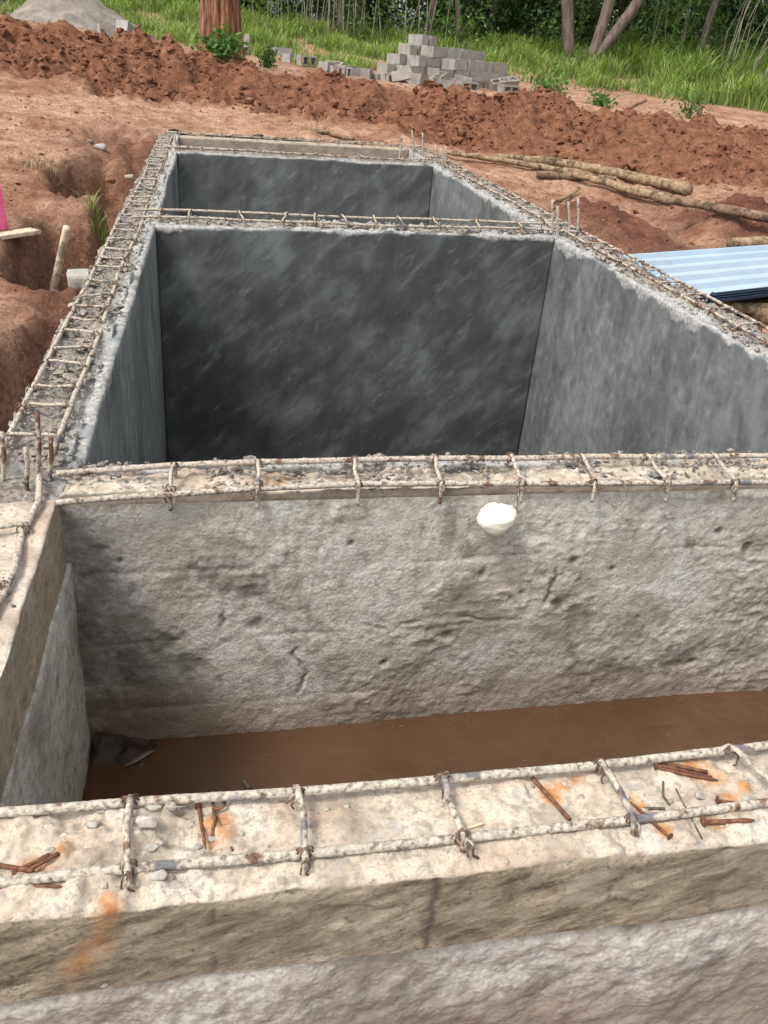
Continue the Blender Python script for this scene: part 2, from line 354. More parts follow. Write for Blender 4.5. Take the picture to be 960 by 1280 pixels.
# ------------------------------------------------------------------ terrain
CP = np.array([(-1.2,0,-.7),(1,-1,-.75),(3.5,0,-.6),(-2.5,2,-.5),(-1.2,3,-.45),(4,2.5,-.5),(-4,4,-.3),(-1.13,4.6,-.4),(-1.42,6.05,-.3),(-3,6,-.2),
 (-1.85,8.3,-.08),(-4,9,.05),(-1.2,10.5,.08),(-2.4,12,.33),(-.7,12.6,.24),(1.0,11.6,.12),(2.3,11.6,.08),(3.0,11.3,-.04),(4.0,10.6,-.15),(5.45,9.46,-.17),(5.5,8,-.16),(7,8.5,-.06),
 (3.2,7.0,-.22),(4.06,7.7,-.42),(4.7,7.4,-.16),(3,5,-.32),(4,4.5,-.30),(3,9.5,-.25),(6,5,-.32),(4.8,5.6,-.34),(6,6.2,-.3),(-2.87,14,.93),(-.74,14,.76),(1.62,14.3,.52),(4.63,14,.50),(6.88,14,.40),(8.6,13,.37),(-6,14,1.1),(12,13,.25),
 (.12,15,.66),(-2.3,16.5,.85),(4.6,19,.45),(3.15,19,.47),(6,19,.5),(9,19,.5),(13,19,.4),(10.8,27,1.1),(16,25,.76),(-1.6,27,1.5),(-5.5,27,1.55),(4.9,27,1.22),(22,27,.7),(0,45,2.2),(20,45,1.6),(-20,30,2.0),(-20,10,.7),(30,10,-.2),(40,40,1.4),(-30,50,2.4)], float)
def _ker(r): return np.sqrt(r*r+.25)
_K = np.zeros((len(CP)+1, len(CP)+1)); _K[:-1,:-1] = _ker(np.linalg.norm(CP[:,None,:2]-CP[None,:,:2], axis=2)); _K[-1,:-1] = _K[:-1,-1] = 1
_W = np.linalg.solve(_K, np.concatenate([CP[:,2], [0]]))
TOE = np.array([(-9,12.2),(-5,12.3),(-2.4,12),(-.7,12.5),(2.3,11.7),(3.1,11.6),(4,11),(5.5,9.9),(7,9.2),(10,8.6),(14,8)])
TOP = np.array([(-9,15.4),(-5,15.2),(-2.9,14.8),(-.7,14.7),(1.6,14.9),(4.6,14.8),(7,14.4),(8.6,13.5),(14,12.6)])
def fresh_mask(X, Y):
    w = .45*fbm(np.stack([X, Y, X*0], 1), .9, 4, 11)
    a = np.interp(X, TOE[:,0], TOE[:,1])+w; b = np.interp(X, TOP[:,0], TOP[:,1])+w
    m = sstep(-.25, .35, Y-a)*sstep(-.25, .35, b-Y)
    return m*sstep(-14, -9, X)*sstep(17, 12, X)
def bump2(X, Y, cx, cy, rx, ry=None): ry = ry or rx; return np.exp(-(((X-cx)/rx)**2+((Y-cy)/ry)**2))
def ground(X, Y, detail=True):
    X = np.atleast_1d(np.asarray(X, float)); Y = np.atleast_1d(np.asarray(Y, float)); z = np.full(len(X), _W[-1])
    cx, cy = np.clip(X, -35, 45), np.clip(Y, -6, 55)
    for (a, b, _), w in zip(CP, _W): z += w*_ker(np.hypot(cx-a, cy-b))
    P = np.stack([X, Y, X*0], 1)
    dist = np.where(X < 1, np.clip(-.58-X, 0, None), np.clip(X-2.5, 0, None))
    left = (X < 1)
    along = sstep(1.6, 2.4, Y)*sstep(9.3, 8.0, Y)
    # excavated trench outside the left wall, two deeper hollows, and soil heaps + channel on the right
    wob = .16*fbm(P, 1.4, 3, 31)
    z -= np.where(left, 1, 0)*along*.38*sstep(.34, .22, dist+wob)
    hw = .35*fbm(P, 2.2, 4, 33)
    for hx, hy, hrx, hry, hd in ((-1.02,5.95,.34,.70,.48), (-.98,8.0,.34,.75,.42), (-.80,3.5,.33,1.25,.46)):
        z -= hd*sstep(1.12, .72, np.hypot((X-hx)/hrx, (Y-hy)/hry)+hw)
    rag = np.zeros(len(X))
    for hx, hy, hrx, hry in ((-1.02,5.95,.55,1.0), (-.98,8.0,.55,1.1), (-.80,3.5,.6,1.5), (-1.0,9.6,.5,.8)): rag = np.maximum(rag, bump2(X, Y, hx, hy, hrx, hry))
    if detail: z += rag*(.16*fbm(P, 3.3, 4, 35, .6)+.07*fbm(P, 11, 3, 36, .65))
    z -= np.where(left, 0, 1)*along*.2*sstep(.35, .1, dist+wob)
    z += .22*bump2(X, Y, 3.35, 7.3, .42, .75)+.13*bump2(X, Y, 4.95, 7.4, .55, .7)+.10*bump2(X, Y, 5.4, 8.35, .3, .3)-.10*bump2(X, Y, 4.1, 7.9, .25, 1.3)
    if detail:
        near = sstep(60, 30, np.hypot(X, Y-10))
        fm = fresh_mask(X, Y); heap = np.clip(bump2(X, Y, 3.35, 7.3, .6, 1.0)+bump2(X, Y, 4.95, 7.5, .8, 1.1), 0, 1)
        z += near*(.05*fbm(P, 1.6, 4, 5)+.032*fbm(P, 7, 4, 6, .65)+.02*sstep(.15, .5, fbm(P, 5, 4, 7)))
        gm = .35+.65*sstep(-.3, .35, fbm(P, .9, 3, 12)); bl = np.abs(fbm(P, 1.8, 4, 8)); b2 = np.abs(fbm(P, 6.5, 3, 9))
        z += fm*(.36*bl+gm*.15*b2-.13+gm*.065*fbm(P, 13, 3, 10, .7))
        z += heap*(.16*bl+.10*b2-.04+.03*fbm(P, 14, 3, 10, .65))
    return z
def ground1(x, y): return float(ground([x], [y])[0])
def axis(a, b, h, lo, hi, g=1.25):
    c = list(np.arange(a, b+1e-6, h)); s = h; x = c[-1]
    while x < hi: s *= g; x += s; c.append(x)
    s = h; x = c[0]; pre = []
    while x > lo: s *= g; x -= s; pre.append(x)
    return np.array(pre[::-1]+c)
def build_ground():
    gx = axis(-5.4, 10.5, .037, -900, 900); gy = axis(.2, 16.4, .045, -900, 900, 1.2)
    X, Y = np.meshgrid(gx, gy, indexing='ij'); X = X.ravel(); Y = Y.ravel(); Z = ground(X, Y)
    na, nb = len(gx), len(gy); i = np.arange(na-1)[:,None]*nb+np.arange(nb-1)[None,:]
    q = np.stack([i, i+nb, i+nb+1, i+1], -1).reshape(-1, 4)
    fx = X[q].mean(1); fy = Y[q].mean(1); k = .1*(fx+.35)
    ins = (fx > -.53) & (fx < 2.45) & (fy > .78) & (fy < 10.55+k)
    q = q[~ins]
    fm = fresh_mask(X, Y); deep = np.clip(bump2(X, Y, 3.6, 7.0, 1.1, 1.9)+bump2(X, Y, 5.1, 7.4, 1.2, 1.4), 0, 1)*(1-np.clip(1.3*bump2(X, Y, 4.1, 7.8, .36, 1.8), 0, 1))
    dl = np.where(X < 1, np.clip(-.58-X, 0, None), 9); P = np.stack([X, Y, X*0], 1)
    deep = np.maximum(deep, .8*sstep(.75, .3, dl+.3*fbm(P, 1.2, 3, 44))*sstep(11, 7, Y))  # trench soil darkened: moist earth plus trench shade put into the colour
    deep = np.maximum(deep, .95*bump2(X, Y, -1.02, 6.05, .5, .9)); deep = np.maximum(deep, .95*bump2(X, Y, -.75, 3.4, .42, 1.6)); deep = np.maximum(deep, .9*bump2(X, Y, -.98, 8.0, .45, .8)); deep = np.maximum(deep, .75*bump2(X, Y, -.95, 9.3, .55, .9))  # hollows likewise: moist soil with their shade painted in
    back = .5*sstep(16.5, 21, Y)
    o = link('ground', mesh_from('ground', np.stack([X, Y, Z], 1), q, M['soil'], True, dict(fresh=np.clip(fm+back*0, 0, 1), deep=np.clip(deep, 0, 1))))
    tag(o, 'red earth of the building site with loose turned soil', kind='structure')
build_ground()

# ------------------------------------------------------------------ the concrete tank
KY = np.array([(0,0),(.9,0),(1.95,.022),(5.4,.10),(9,.095),(10.5,.11),(14,.11)])
def warp(V):                                 # the cross walls are not quite square to the long ones
    V = np.array(V, float); V[:,1] += np.interp(V[:,1], KY[:,0], KY[:,1])*(V[:,0]+.35); return V
XL0, XL1 = -.585, -.385                      # left wall, outer and inner face
XR0, XR1 = 2.30, 2.52                        # right wall
B1, B2, B3, B4, B5 = (.72,.895), (1.86,2.04), (5.27,5.52), (8.9,9.1), (10.25,10.45)
BZ = -.165                                   # underside of the ring beam
tank = thing('concrete_tank', 'long open concrete tank with bare rebar ladders along its wall tops', 'tank', (1.0, 5.6, -2.3))
def tpart(name, V, Fc, mat, attrs=None, smooth=True, parent=None, w=True):
    if w: V = warp(V)
    return link(name, mesh_from(name, V, Fc, mat, smooth, attrs), parent or tank)

STAINS = [at(*p) for p in ((268,1030),(272,1045),(690,995),(705,985),(718,975),(800,1010),(825,1040),(865,962),(890,970),(850,965),(905,1008),(890,1030),(45,1082),(70,1070),(140,1142),(930,985),(915,1000))]
SR = [.028,.022,.02,.016,.018,.018,.016,.034,.028,.02,.024,.02,.03,.02,.026,.018,.02]
def near_top(x, y):                          # relief of the near beam's upper face
    P = np.stack([x, y, x*0], 1); lf = sstep(.25, -.15, x)
    h = .006*fbm(P, 7, 4, 3)+.005*fbm(P, 34, 3, 4, .65)
    h += lf*(.022*np.abs(fbm(P@np.array([[.8,.6,0],[-.6,.8,0],[0,0,1]])*np.array([1, 1.8, 1]), 12, 4, 12))-.006+.010*(np.clip(.5-cells(P, 30, 13), 0, 1))+.007*sstep(.02, .10, fbm(P, 15, 4, 16))+.006*sstep(.05, .12, fbm(P, 26, 3, 18)))
    h += .0035*sstep(.12, .18, fbm(P, 12, 4, 19, .6))-.003*sstep(.2, .3, fbm(P, 20, 3, 20))+.004*sstep(.05, .35, fbm(P, 18, 3, 21))
    return h
def near_top1(x, y): return float(near_top(np.array([x]), np.array([y]))[0])
def build_near_beam():
    V, Q, N = boxgrid(XL0+.205, XR1-.23, B1[0], B1[1], BZ, 0, .0045, .0045, .0045, 'B')
    V0 = V.copy(); P = V0; top = np.clip(N[:,2]*1.6, 0, 1)
    d = np.where(N[:,2] > .9, near_top(V[:,0], V[:,1]), 0)
    V[:,2] += d
    sd_ = np.abs(N[:,1]); e = .004*fbm(P, 5, 3, 7)+.0018*fbm(P*np.array([1,1,2.5]), 26, 4, 9)
    V[:,1] += N[:,1]*e*sd_
    # crumbly upper arris, wavering lower edge
    edge = np.exp(-((P[:,1]-B1[0])/.010)**2)*np.exp(-(P[:,2]/.012)**2); nz = fbm(P*np.array([1,0,0]), 14, 4, 13)
    V[:,1] += edge*(.003+.007*nz); V[:,2] -= edge*(.003+.006*fbm(P*np.array([1,0,0]), 22, 4, 14))
    low = sstep(BZ+.05, BZ, P[:,2]); V[:,2] += low*.014*fbm(P*np.array([1,0,0]), 3.2, 4, 15)
    dent = sstep(.3, .6, fbm(P, 12, 3, 71))*(np.abs(N[:,1]) > .8); V[:,1] += dent*.005*np.sign(-N[:,1])
    jx = [at(550,1102)[0], at(270,1130)[0], at(785,1085)[0]]; joint = np.zeros(len(V)); fr = (N[:,1] < -.8)
    for k, (x, w, za, zb) in enumerate(((jx[0], .006, -.2, 0), (jx[1]-.002, .004, -.06, -.015), (jx[1]-.004, .004, -.16, -.125), (jx[2], .003, -.11, -.06))):
        m = np.exp(-((P[:,0]-x-.004*fbm(P*np.array([0,0,1]), 30, 2, k))/w)**2)*fr*sstep(za-.01, za+.01, P[:,2])*sstep(zb+.01, zb-.01, P[:,2])
        joint = np.maximum(joint, m*(.75 if k == 0 else .4)); V[:,1] += m*.002
    stain = np.zeros(len(V)); nn = fbm(P, 24, 4, 77)
    for s, r in zip(STAINS, SR): stain = np.maximum(stain, np.where(N[:,2] > .5, sstep(1.25, .25, np.hypot((P[:,0]-s[0])/r, (P[:,1]-s[1])/(r*1.0))+.75*nn), 0))
    a = atY(135,1150,B1[0]); b = atY(85,1232,B1[0]); tt = np.clip((P[:,2]-a[2])/(b[2]-a[2]), 0, 1); cx = a[0]+(b[0]-a[0])*tt
    stain = np.maximum(stain, np.where(fr, .62*sstep(1.3, .1, np.abs(P[:,0]-cx)/(.022+.026*tt)+.9*nn)*sstep(1.05, .6, tt), 0))
    topm = np.clip(top+.0*nn, 0, 1)*sstep(-.2, .25, N[:,2]-.1+.25*nn); topm = np.where(N[:,2] > .9, 1, topm)
    tpart('ring_beam', V, Q, M['beam'], dict(top=topm, stain=stain, joint=joint))
build_near_beam()
def gravel_top(P, amp=1., seed=0):
    c = cells(P*np.array([1,1,.6]), 26, seed+5); c2 = cells(P, 60, seed+9)
    g = sstep(-.25, .3, fbm(P, 6, 3, seed+1))
    return amp*(.016*fbm(P, 5, 4, seed)+g*(.014*np.clip(.62-c, 0, 1)/.6+.007*np.clip(.6-c2, 0, 1))-.004+.004*fbm(P, 60, 2, seed+3))
def rough_beam(x0, x1, y0, y1, res, seed, white_side, amp=1., z0=BZ, skip='B', ztop=-.004):
    V, Q, N = boxgrid(x0, x1, y0, y1, z0, ztop, res, res, res, skip); P = V.copy()
    up = np.clip(N[:,2], 0, 1); h = gravel_top(P, amp, seed)
    V[:,2] += (up > .2)*h; V += N*np.array([1,1,0])*(.007*fbm(P, 9, 4, seed+30))[:,None]
    white = np.zeros(len(V)); nz = .6*fbm(P, 10, 4, seed+40)
    for s in white_side:
        d = {'R': x1-P[:,0], 'L': P[:,0]-x0, 'F': P[:,1]-y0, 'K': y1-P[:,1]}[s]
        white = np.maximum(white, sstep(.055, .015, d+.06*nz))
    tpart('ring_beam', V, Q, M['rough'], dict(white=white*.9))
# second beam: dusty gravelly top seen close, then the rest of the ring
def build_b2_top():
    V, Q, N = boxgrid(XL1-.0, XR0+.0, B2[0]+.013, B2[1], BZ, -.002, .006, .0055, .006, 'BLR'); P = V.copy(); up = N[:,2] > .2
    V[:,2] += up*(gravel_top(P, 1.25, 60)+.006*fbm(P, 45, 3, 68, .65)); back = sstep(1.93, 2.03, P[:,1])
    V[:,2] -= up*back*(.008+.014*sstep(-.1, .3, fbm(P, 9, 3, 64)))
    V[:,1] += N[:,1]*.006*fbm(P, 9, 4, 61); V[:,2] += (N[:,1] < -.5)*.004*fbm(P, 14, 3, 62)*sstep(-.04, 0, P[:,2])
    dusty = sstep(-.55, .35, fbm(P, 8, 4, 66)+.55-1.1*back)
    tpart('ring_beam', V, Q, M['beam'], dict(top=np.where(N[:,2] > .1, .25+.75*dusty, .55), stain=sstep(.45, .75, fbm(P, 5, 4, 67))*.55, joint=np.where(N[:,2] > .5, .55*sstep(.52, .75, cells(P, 26, 65))*sstep(-.2, .3, fbm(P, 6, 3, 61)), 0)))
build_b2_top()
rough_beam(XL0, XL1, 1.842, 10.45, .009, 100, 'R', 1.9)
rough_beam(XR0, XR1, .72, 10.45, .012, 140, 'L', 1.9)
rough_beam(XL1+.002, XR0-.002, B3[0]+.012, B3[1]-.006, .012, 180, 'FK', 1.8)
rough_beam(XL1+.002, XR0-.002, B4[0]+.012, B4[1], .016, 220, 'F', 1.1)
def clean_beam(x0, x1, y0, y1, res, seed, skip='B', z0=BZ, tp=1.):
    V, Q, N = boxgrid(x0, x1, y0, y1, z0, 0, res, res, res, skip); P = V.copy()
    V[:,2] += (N[:,2] > .2)*(.007*fbm(P, 8, 4, seed)+.004*fbm(P, 30, 3, seed+1)); V += N*np.array([1,1,0])*(.005*fbm(P, 7, 4, seed+2))[:,None]
    ar = (np.abs(N[:,2]-.707) < .12); V[:,2] -= ar*.006*np.clip(fbm(P, 25, 3, seed+4)+.4, 0, 1)
    tpart('ring_beam', V, Q, M['beam'], dict(top=np.where(N[:,2] > .4, tp, .34), stain=np.zeros(len(V)), joint=np.zeros(len(V))))
clean_beam(XL0, XL1, .72, 1.84, .006, 260, z0=-.20)
clean_beam(XL1+.002, XR0-.002, B5[0], B5[1], .02, 280, z0=-.22, tp=.7)

PX = [(605,720,.022),(720,705,.014),(770,717,.012),(655,745,.014),(640,750,.016),(150,700,.012),(535,790,.012),(480,830,.013),(205,800,.05),(240,835,.05),(320,780,.03),(700,760,.02),(905,670,.014),(940,690,.016),(870,835,.014),(120,690,.03),(560,795,.02),(440,680,.01)]
def build_walls():
    WZ = -2.25
    # rough-cast face of the second wall, towards the camera
    V, Q, N = boxgrid(XL1-.02, XR0+.02, B2[0]-.006, B2[1]-.03, -1.05, -.024, .0056, .09, .0056, 'TBLRK'); P = V.copy()
    rg = sstep(-.35, .25, fbm(P, 3.4, 4, 317))
    d = .010*fbm(P, 2.4, 3, 300)+.004*fbm(P, 9, 4, 301)+(.35+.65*rg)*.0042*fbm(P, 40, 3, 302, .7)+.003*np.clip(.55-cells(P, 85, 310), 0, 1)*sstep(-.1, .3, fbm(P, 4, 3, 315))+.006*np.clip(fbm(P*np.array([1,1,1.4]), 22, 3, 303, ridged=True), 0, 1)*sstep(-.1, .4, fbm(P, 3, 3, 309))
    zc = -.46+.05*fbm(P*np.array([1,0,0]), 4.5, 5, 304, .6); cr = np.exp(-((P[:,2]-zc)/(.005+.004*fbm(P, 12, 2, 311)))**2)*sstep(-.05, .2, fbm(P, 8, 4, 312))*sstep(-.1, .25, fbm(P*np.array([1,0,0]), 3, 3, 305))*sstep(1.1, .7, P[:,0])
    for zk, xo in ((-.225, .10), (-.455, .33), (-.69, .10)):
        ln = np.exp(-((P[:,2]-zk-.014*fbm(P*np.array([1,0,0]), 5, 4, 318))/.009)**2)*sstep(-.2, .3, fbm(P, 5, 4, int(-zk*1000))); d -= .0028*ln
        for kx in range(7):
            xv = XL1+xo+.46*kx; vl = np.exp(-((P[:,0]-xv-.012*fbm(P*np.array([0,0,1]), 9, 3, kx))/.008)**2)*sstep(zk-.01, zk+.01, P[:,2])*sstep(zk+.24, zk+.22, P[:,2])*sstep(-.1, .3, fbm(P, 6, 3, 319)); d -= .0022*vl
    d -= .007*cr; top = sstep(-.05, -.024, P[:,2]); d = d*(1-.6*top)
    dark = .5*cr
    for x, y, r in PX:
        s = atY(x, y, B2[0]); m = sstep(1.3, .3, np.hypot(P[:,0]-s[0], P[:,2]-s[2])/r+.7*fbm(P, 28, 3, 306)); dark = np.maximum(dark, m*(.75 if r < .03 else .5)); d -= m*.007
    corner_shade = sstep(.24, .02, P[:,0]-XL1+.10*fbm(P, 4, 4, 307)-.10*sstep(-.3, -.75, P[:,2])); corner_shade = corner_shade*np.clip(.75+.9*fbm(P, 16, 4, 316, .7), 0, 1); dark = np.maximum(dark, .72*corner_shade); dark = np.maximum(dark, .5*sstep(.24, .42, fbm(P, 4.5, 6, 313, .72)))  # left wall's corner shadow painted in, then random dark blotches
    for vx, va, vb, vd in ((.23, -.75, -.45, 350), (-.02, -.62, -.36, 351), (.92, -.40, -.12, 352), (.58, -.62, -.44, 353)):
        vc = np.exp(-((P[:,0]-vx-.06*fbm(P*np.array([0,0,1]), 6, 5, vd, .65))/.006)**2)*sstep(va-.04, va+.04, P[:,2])*sstep(vb+.04, vb-.04, P[:,2])*sstep(-.15, .15, fbm(P, 9, 3, vd+4)); dark = np.maximum(dark, .55*vc); d -= .007*vc
    low = sstep(-.58, -.8, P[:,2]+.1*fbm(P, 3, 4, 308)); V[:,1] -= d
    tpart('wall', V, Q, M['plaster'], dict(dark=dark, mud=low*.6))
    # near wall under the beam: outer (camera) side and inner side
    V, Q, N = boxgrid(XL0, XR1, B1[0]+.006, B1[1]-.012, -1.05, BZ+.03, .006, .17, .006, 'TBLR'); P = V.copy()
    d = .014*fbm(P, 3, 3, 320)+.009*fbm(P, 11, 4, 321)+.005*fbm(P, 42, 3, 322)+.004*np.clip(.55-cells(P, 85, 325), 0, 1)
    lump = sstep(BZ-.05, BZ, P[:,2]); V += N*(d-.006*lump)[:,None]
    tpart('wall', V, Q, M['plaster'], dict(dark=.16+.5*sstep(.12, .45, fbm(P, 6, 5, 323, .7)), mud=.65*sstep(-.3, -.42, P[:,2]+.06*fbm(P, 4, 3, 324))))
    # side walls of the front chamber: plaster coat standing a little proud below the beam
    for x0, x1 in ((XL0+.004, XL1+.005), (XR0-.005, XR1-.004)):
        V, Q, N = boxgrid(x0, x1, .88, 1.9, -1.05, -.196, .2, .007, .007, 'BFK'); P = V.copy()
        d = .009*fbm(P, 4, 3, 330)+.004*fbm(P, 30, 4, 331); V += N*np.array([1,0,0])*d[:,None]
        V[:,2] += sstep(-.26, -.2, P[:,2])*.016*fbm(P*np.array([0,1,0]), 9, 4, 332)
        tpart('wall', V, Q, M['plaster'], dict(dark=.35*sstep(.15, .5, fbm(P, 60, 3, 333)), mud=.5*sstep(-.7, -.85, P[:,2])))
    # block core of the long and cross walls
    for nm, b in (('a', (XL0, XL1, 1.9, 10.45)), ('b', (XR0, XR1, 1.9, 10.45)), ('c', (XL1, XR0, B3[0]+.02, B3[1]-.02)), ('d', (XL1, XR0, B4[0]+.02, B4[1]-.02)), ('e', (XL1, XR0, B5[0]+.01, B5[1]-.01)), ('f', (XL1, XR0, B2[0]+.05, B2[1]-.012))):
        V, Q, N = boxgrid(b[0]+.006, b[1]-.006, b[2], b[3], WZ, BZ+.002, .1, .1, .1, 'T'); P = V.copy(); V += N*np.array([1,1,0])*(.006*fbm(P, 6, 3, 350))[:,None]
        tpart('wall', V, Q, M['plaster'], dict(dark=np.zeros(len(V)), mud=np.zeros(len(V))))
    # trowelled lining of the two deep chambers
    def lining(b, face, seed, white=.05, pale=0.):
        V, Q, N = boxgrid(*b, WZ, -.006, *( (.012,.02,.012) if face in 'FK' else (.02,.012,.012)), 'B'); P = V.copy()
        ax = P*np.array([1,0,0]) if face in 'FK' else P*np.array([0,1,0])
        inner = {'F': N[:,1] < -.5, 'K': N[:,1] > .5, 'L': N[:,0] < -.5, 'R': N[:,0] > .5}[face]
        bow = .012*fbm(P, 1.1, 3, seed); V += N*np.array([1,1,0])*(inner*bow)[:,None]
        e = white*(.55+1.1*np.clip(fbm(ax, 2.6, 4, seed+2), -.6, 1)+.9*fbm(ax, 11, 4, seed+3, .65)); upper = sstep(-e-.006, -e+.004, P[:,2])
        V += N*np.array([1,1,0])*(inner*upper*(.002+.008*fbm(P, 26, 3, seed+4)-.012*sstep(-.025, 0, P[:,2])))[:,None]
        V[:,2] += (N[:,2] > .2)*(.012*fbm(P, 12, 4, seed+5))
        pl = pale*np.clip(.55+.9*fbm(P*np.array([1,1,.45]), 2.2, 5, seed+6, .6), 0, 1)
        tpart('cement_lining', V, Q, M['lining'], dict(white=upper, pale=pl))
    for (ya, yb, s) in ((B2[1]-.006, B3[0]+.012, 400), (B3[1]-.012, B4[0]+.012, 450)):
        lining((XL1-.006, XL1+.032, ya, yb), 'R', s, .030, 1.5)  # left wall coloured paler to offset the light it misses
        lining((XR0-.028, XR0+.012, ya, yb), 'L', s+10, .062, .62)
        lining((XL1+.034, XR0-.030, yb-.034, yb+.006), 'F', s+20,   .030 if s == 400 else .02, .12 if s == 400 else .3)
        lining((XL1+.034, XR0-.030, ya-.030, ya+.004), 'K', s+30, .03, .3)
    V, Q, N = boxgrid(XL1, XR0, 1.9, 10.4, -2.29, -2.24, .2, .2, .05); tpart('floor_slab', V, Q, M['lining'], dict(white=np.zeros(len(V)), pale=np.zeros(len(V))))
    V, Q, N = boxgrid(XL1, XR0, .8, 1.95, -1.12, -1.05, .2, .2, .05); tpart('floor_slab', V, Q, M['plaster'], dict(dark=np.zeros(len(V)), mud=np.ones(len(V))))
build_walls()

# rebar ladders ---------------------------------------------------------------
def bar(P, r, mat, ns=8, step=.01, rib=0, wob=.004, seed=0, w=True):
    P = np.asarray(P, float); L = np.linalg.norm(np.diff(P, axis=0), axis=1).sum()
    Q = smoothline(P, max(3, int(L/step)), wob, seed); V, Fc = tube(Q, r, ns, rib, .013, seed)
    V = V+_nrm(V, Q, ns)*(.0009*fbm(V, 60, 3, seed+2, .6))[:,None] if step < .012 else V
    return tpart('rebar', V, Fc, mat, w=w)
def knot(r, ts=5):                           # binding wire wound round a crossing, with a twisted tail
    parts = []; rr = random.Random(5)
    for k in range(3):
        a = np.linspace(0, 2*math.pi, 13); t = .5*(k-1)
        P = np.stack([np.cos(a)*r*1.1*math.cos(t)+.002*(k-1), np.cos(a)*r*1.1*math.sin(t)+.001, np.sin(a)*r*1.2-.002], 1); parts.append(tube(P, .0013, ts))
    P = smoothline([(0,-r,r*.4),(.004,-r*1.9,-.002),(-.003,-r*2.4,-.014),(.004,-r*2.2,-.024)], 10); parts.append(tube(P, .0018, ts))
    P = smoothline([(.002,-r,0),(-.006,-r*1.7,.004),(-.010,-r*2.5,-.010)], 8); parts.append(tube(P, .0014, ts))
    return join(parts)
kv, kf = knot(.010); KNOT = mesh_from('tie_wire', kv, kf, M['wire'])
def stirrup(p0, p1, r, mat, zt0, zt1, rise=.012, ns=7, ties=True, seed=0, drop=.05):
    """top leg of a buried stirrup between two points on the plan, bending down at both ends"""
    p0, p1 = np.array(p0, float), np.array(p1, float); d = (p1-p0)/np.linalg.norm(p1-p0); e = .012; rd = random.Random(seed)
    pts = [(*(p0-d*(e+.004)), zt0-drop), (*(p0-d*e), zt0-.008), (*(p0-d*.004), zt0+rise*.6), (*(p0+d*.012), zt0+rise), (*((p0+p1)/2+np.array([-d[1], d[0]])*rd.uniform(-.006,.006)), (zt0+zt1)/2+rise*.8+rd.uniform(-.004,.003)),
           (*(p1-d*.012), zt1+rise), (*(p1+d*.004), zt1+rise*.6), (*(p1+d*e), zt1-.008), (*(p1+d*(e+.003)), zt1-drop*.7)]
    V, Fc = tube(smoothline(pts, 30), r, ns); V = V+(.0007*fbm(V, 90, 3, seed))[:,None]
    s = tpart('stirrup', V, Fc, mat)
    if ties:
        for q, z in ((p0, zt0), (p1, zt1)):
            o = bpy.data.objects.new('tie_wire', KNOT); C.objects.link(o); o.parent = s
            w_ = warp(np.array([[q[0], q[1], z+rise*.3]]))[0]
            o.location = w_; o.rotation_euler = (rd.uniform(-.3,.3), rd.uniform(-.3,.3), math.atan2(d[1], d[0])-math.pi/2+rd.uniform(-.5,.5)); sc = rd.uniform(.8, 1.25); o.scale = (sc, sc, sc)
    return s
# near beam
fb = [at(x, y, .013) for x, y in ((-180,1119),(0,1102),(160,1086),(375,1068),(575,1047),(785,1025),(960,1003),(1160,978))]
rb = [at(x, y, .02) for x, y in ((-180,1026),(0,1015),(160,1003),(372,990),(553,975),(748,957),(908,938),(1160,902))]
fb = [(XL0+.05, .775, .01)]+[tuple(p) for p in fb]+[(XR1-.04, .78, .012)]; rb = [(XL0+.05, .875, .02)]+[tuple(p) for p in rb]+[(XR1-.04, .885, .02)]
bar(fb, .0072, M['rebar'], 12, .0022, .042, .002, 1); bar(rb, .0074, M['rebar'], 12, .0024, .02, .002, 2)
NS = [((160,1086),(163,1003)),((381,1068),(372,990)),((577,1047),(553,975)),((789,1025),(750,957)),((985,1003),(912,938))]
for k, (a, b) in enumerate(NS):
    A = at(*a, .018); B_ = at(*b, .025); stirrup(A[:2], B_[:2], .0050, M['rebar'], .018, .024, .012, 9, True, k, .06)
x = at(985,1003,.02)[0]+.24
while x < 2.3: stirrup((x, .777), (x-.03, .88), .005, M['rebar'], .018, .024, .012, 8, True, int(x*100)); x += .235
# second beam: the rear bar stands clear of the edge
fb = [at(x, y, .012) for x, y in ((70,628),(150,622),(320,611),(447,606),(545,604),(650,604),(825,604),(960,603))]
rb = [at(x, y, .035) for x, y in ((70,592),(215,582),(320,578),(447,575),(545,573),(650,573),(735,571),(825,571),(960,570))]
fb = [tuple(p) for p in fb]+[(XR1-.05, 1.93, .012)]; rb = [tuple(p) for p in rb]+[(XR1-.05, 2.06, .035)]
bar(fb, .0078, M['rebar'], 9, .006, .06, .003, 3, w=False); bar(rb, .0080, M['rebar'], 9, .006, .06, .002, 4, w=False)
for k, (a, b) in enumerate([((213,612),(218,583)),((322,610),(322,579)),((448,607),(443,575)),((551,605),(543,573)),((652,604),(638,572)),((742,604),(726,571)),((833,604),(808,571)),((918,604),(890,570)),((1010,604),(975,570)),((1090,604),(1050,570))]):
    A = at(*a, .014); B_ = at(*b, .036)
    iw = lambda p: (p[0], (p[1]-np.interp(p[1], KY[:,0], KY[:,1])*(p[0]+.35)))
    stirrup(iw(A), iw(B_), .0052, M['rebar'], .014, .036, .010, 8, True, 20+k, .05)
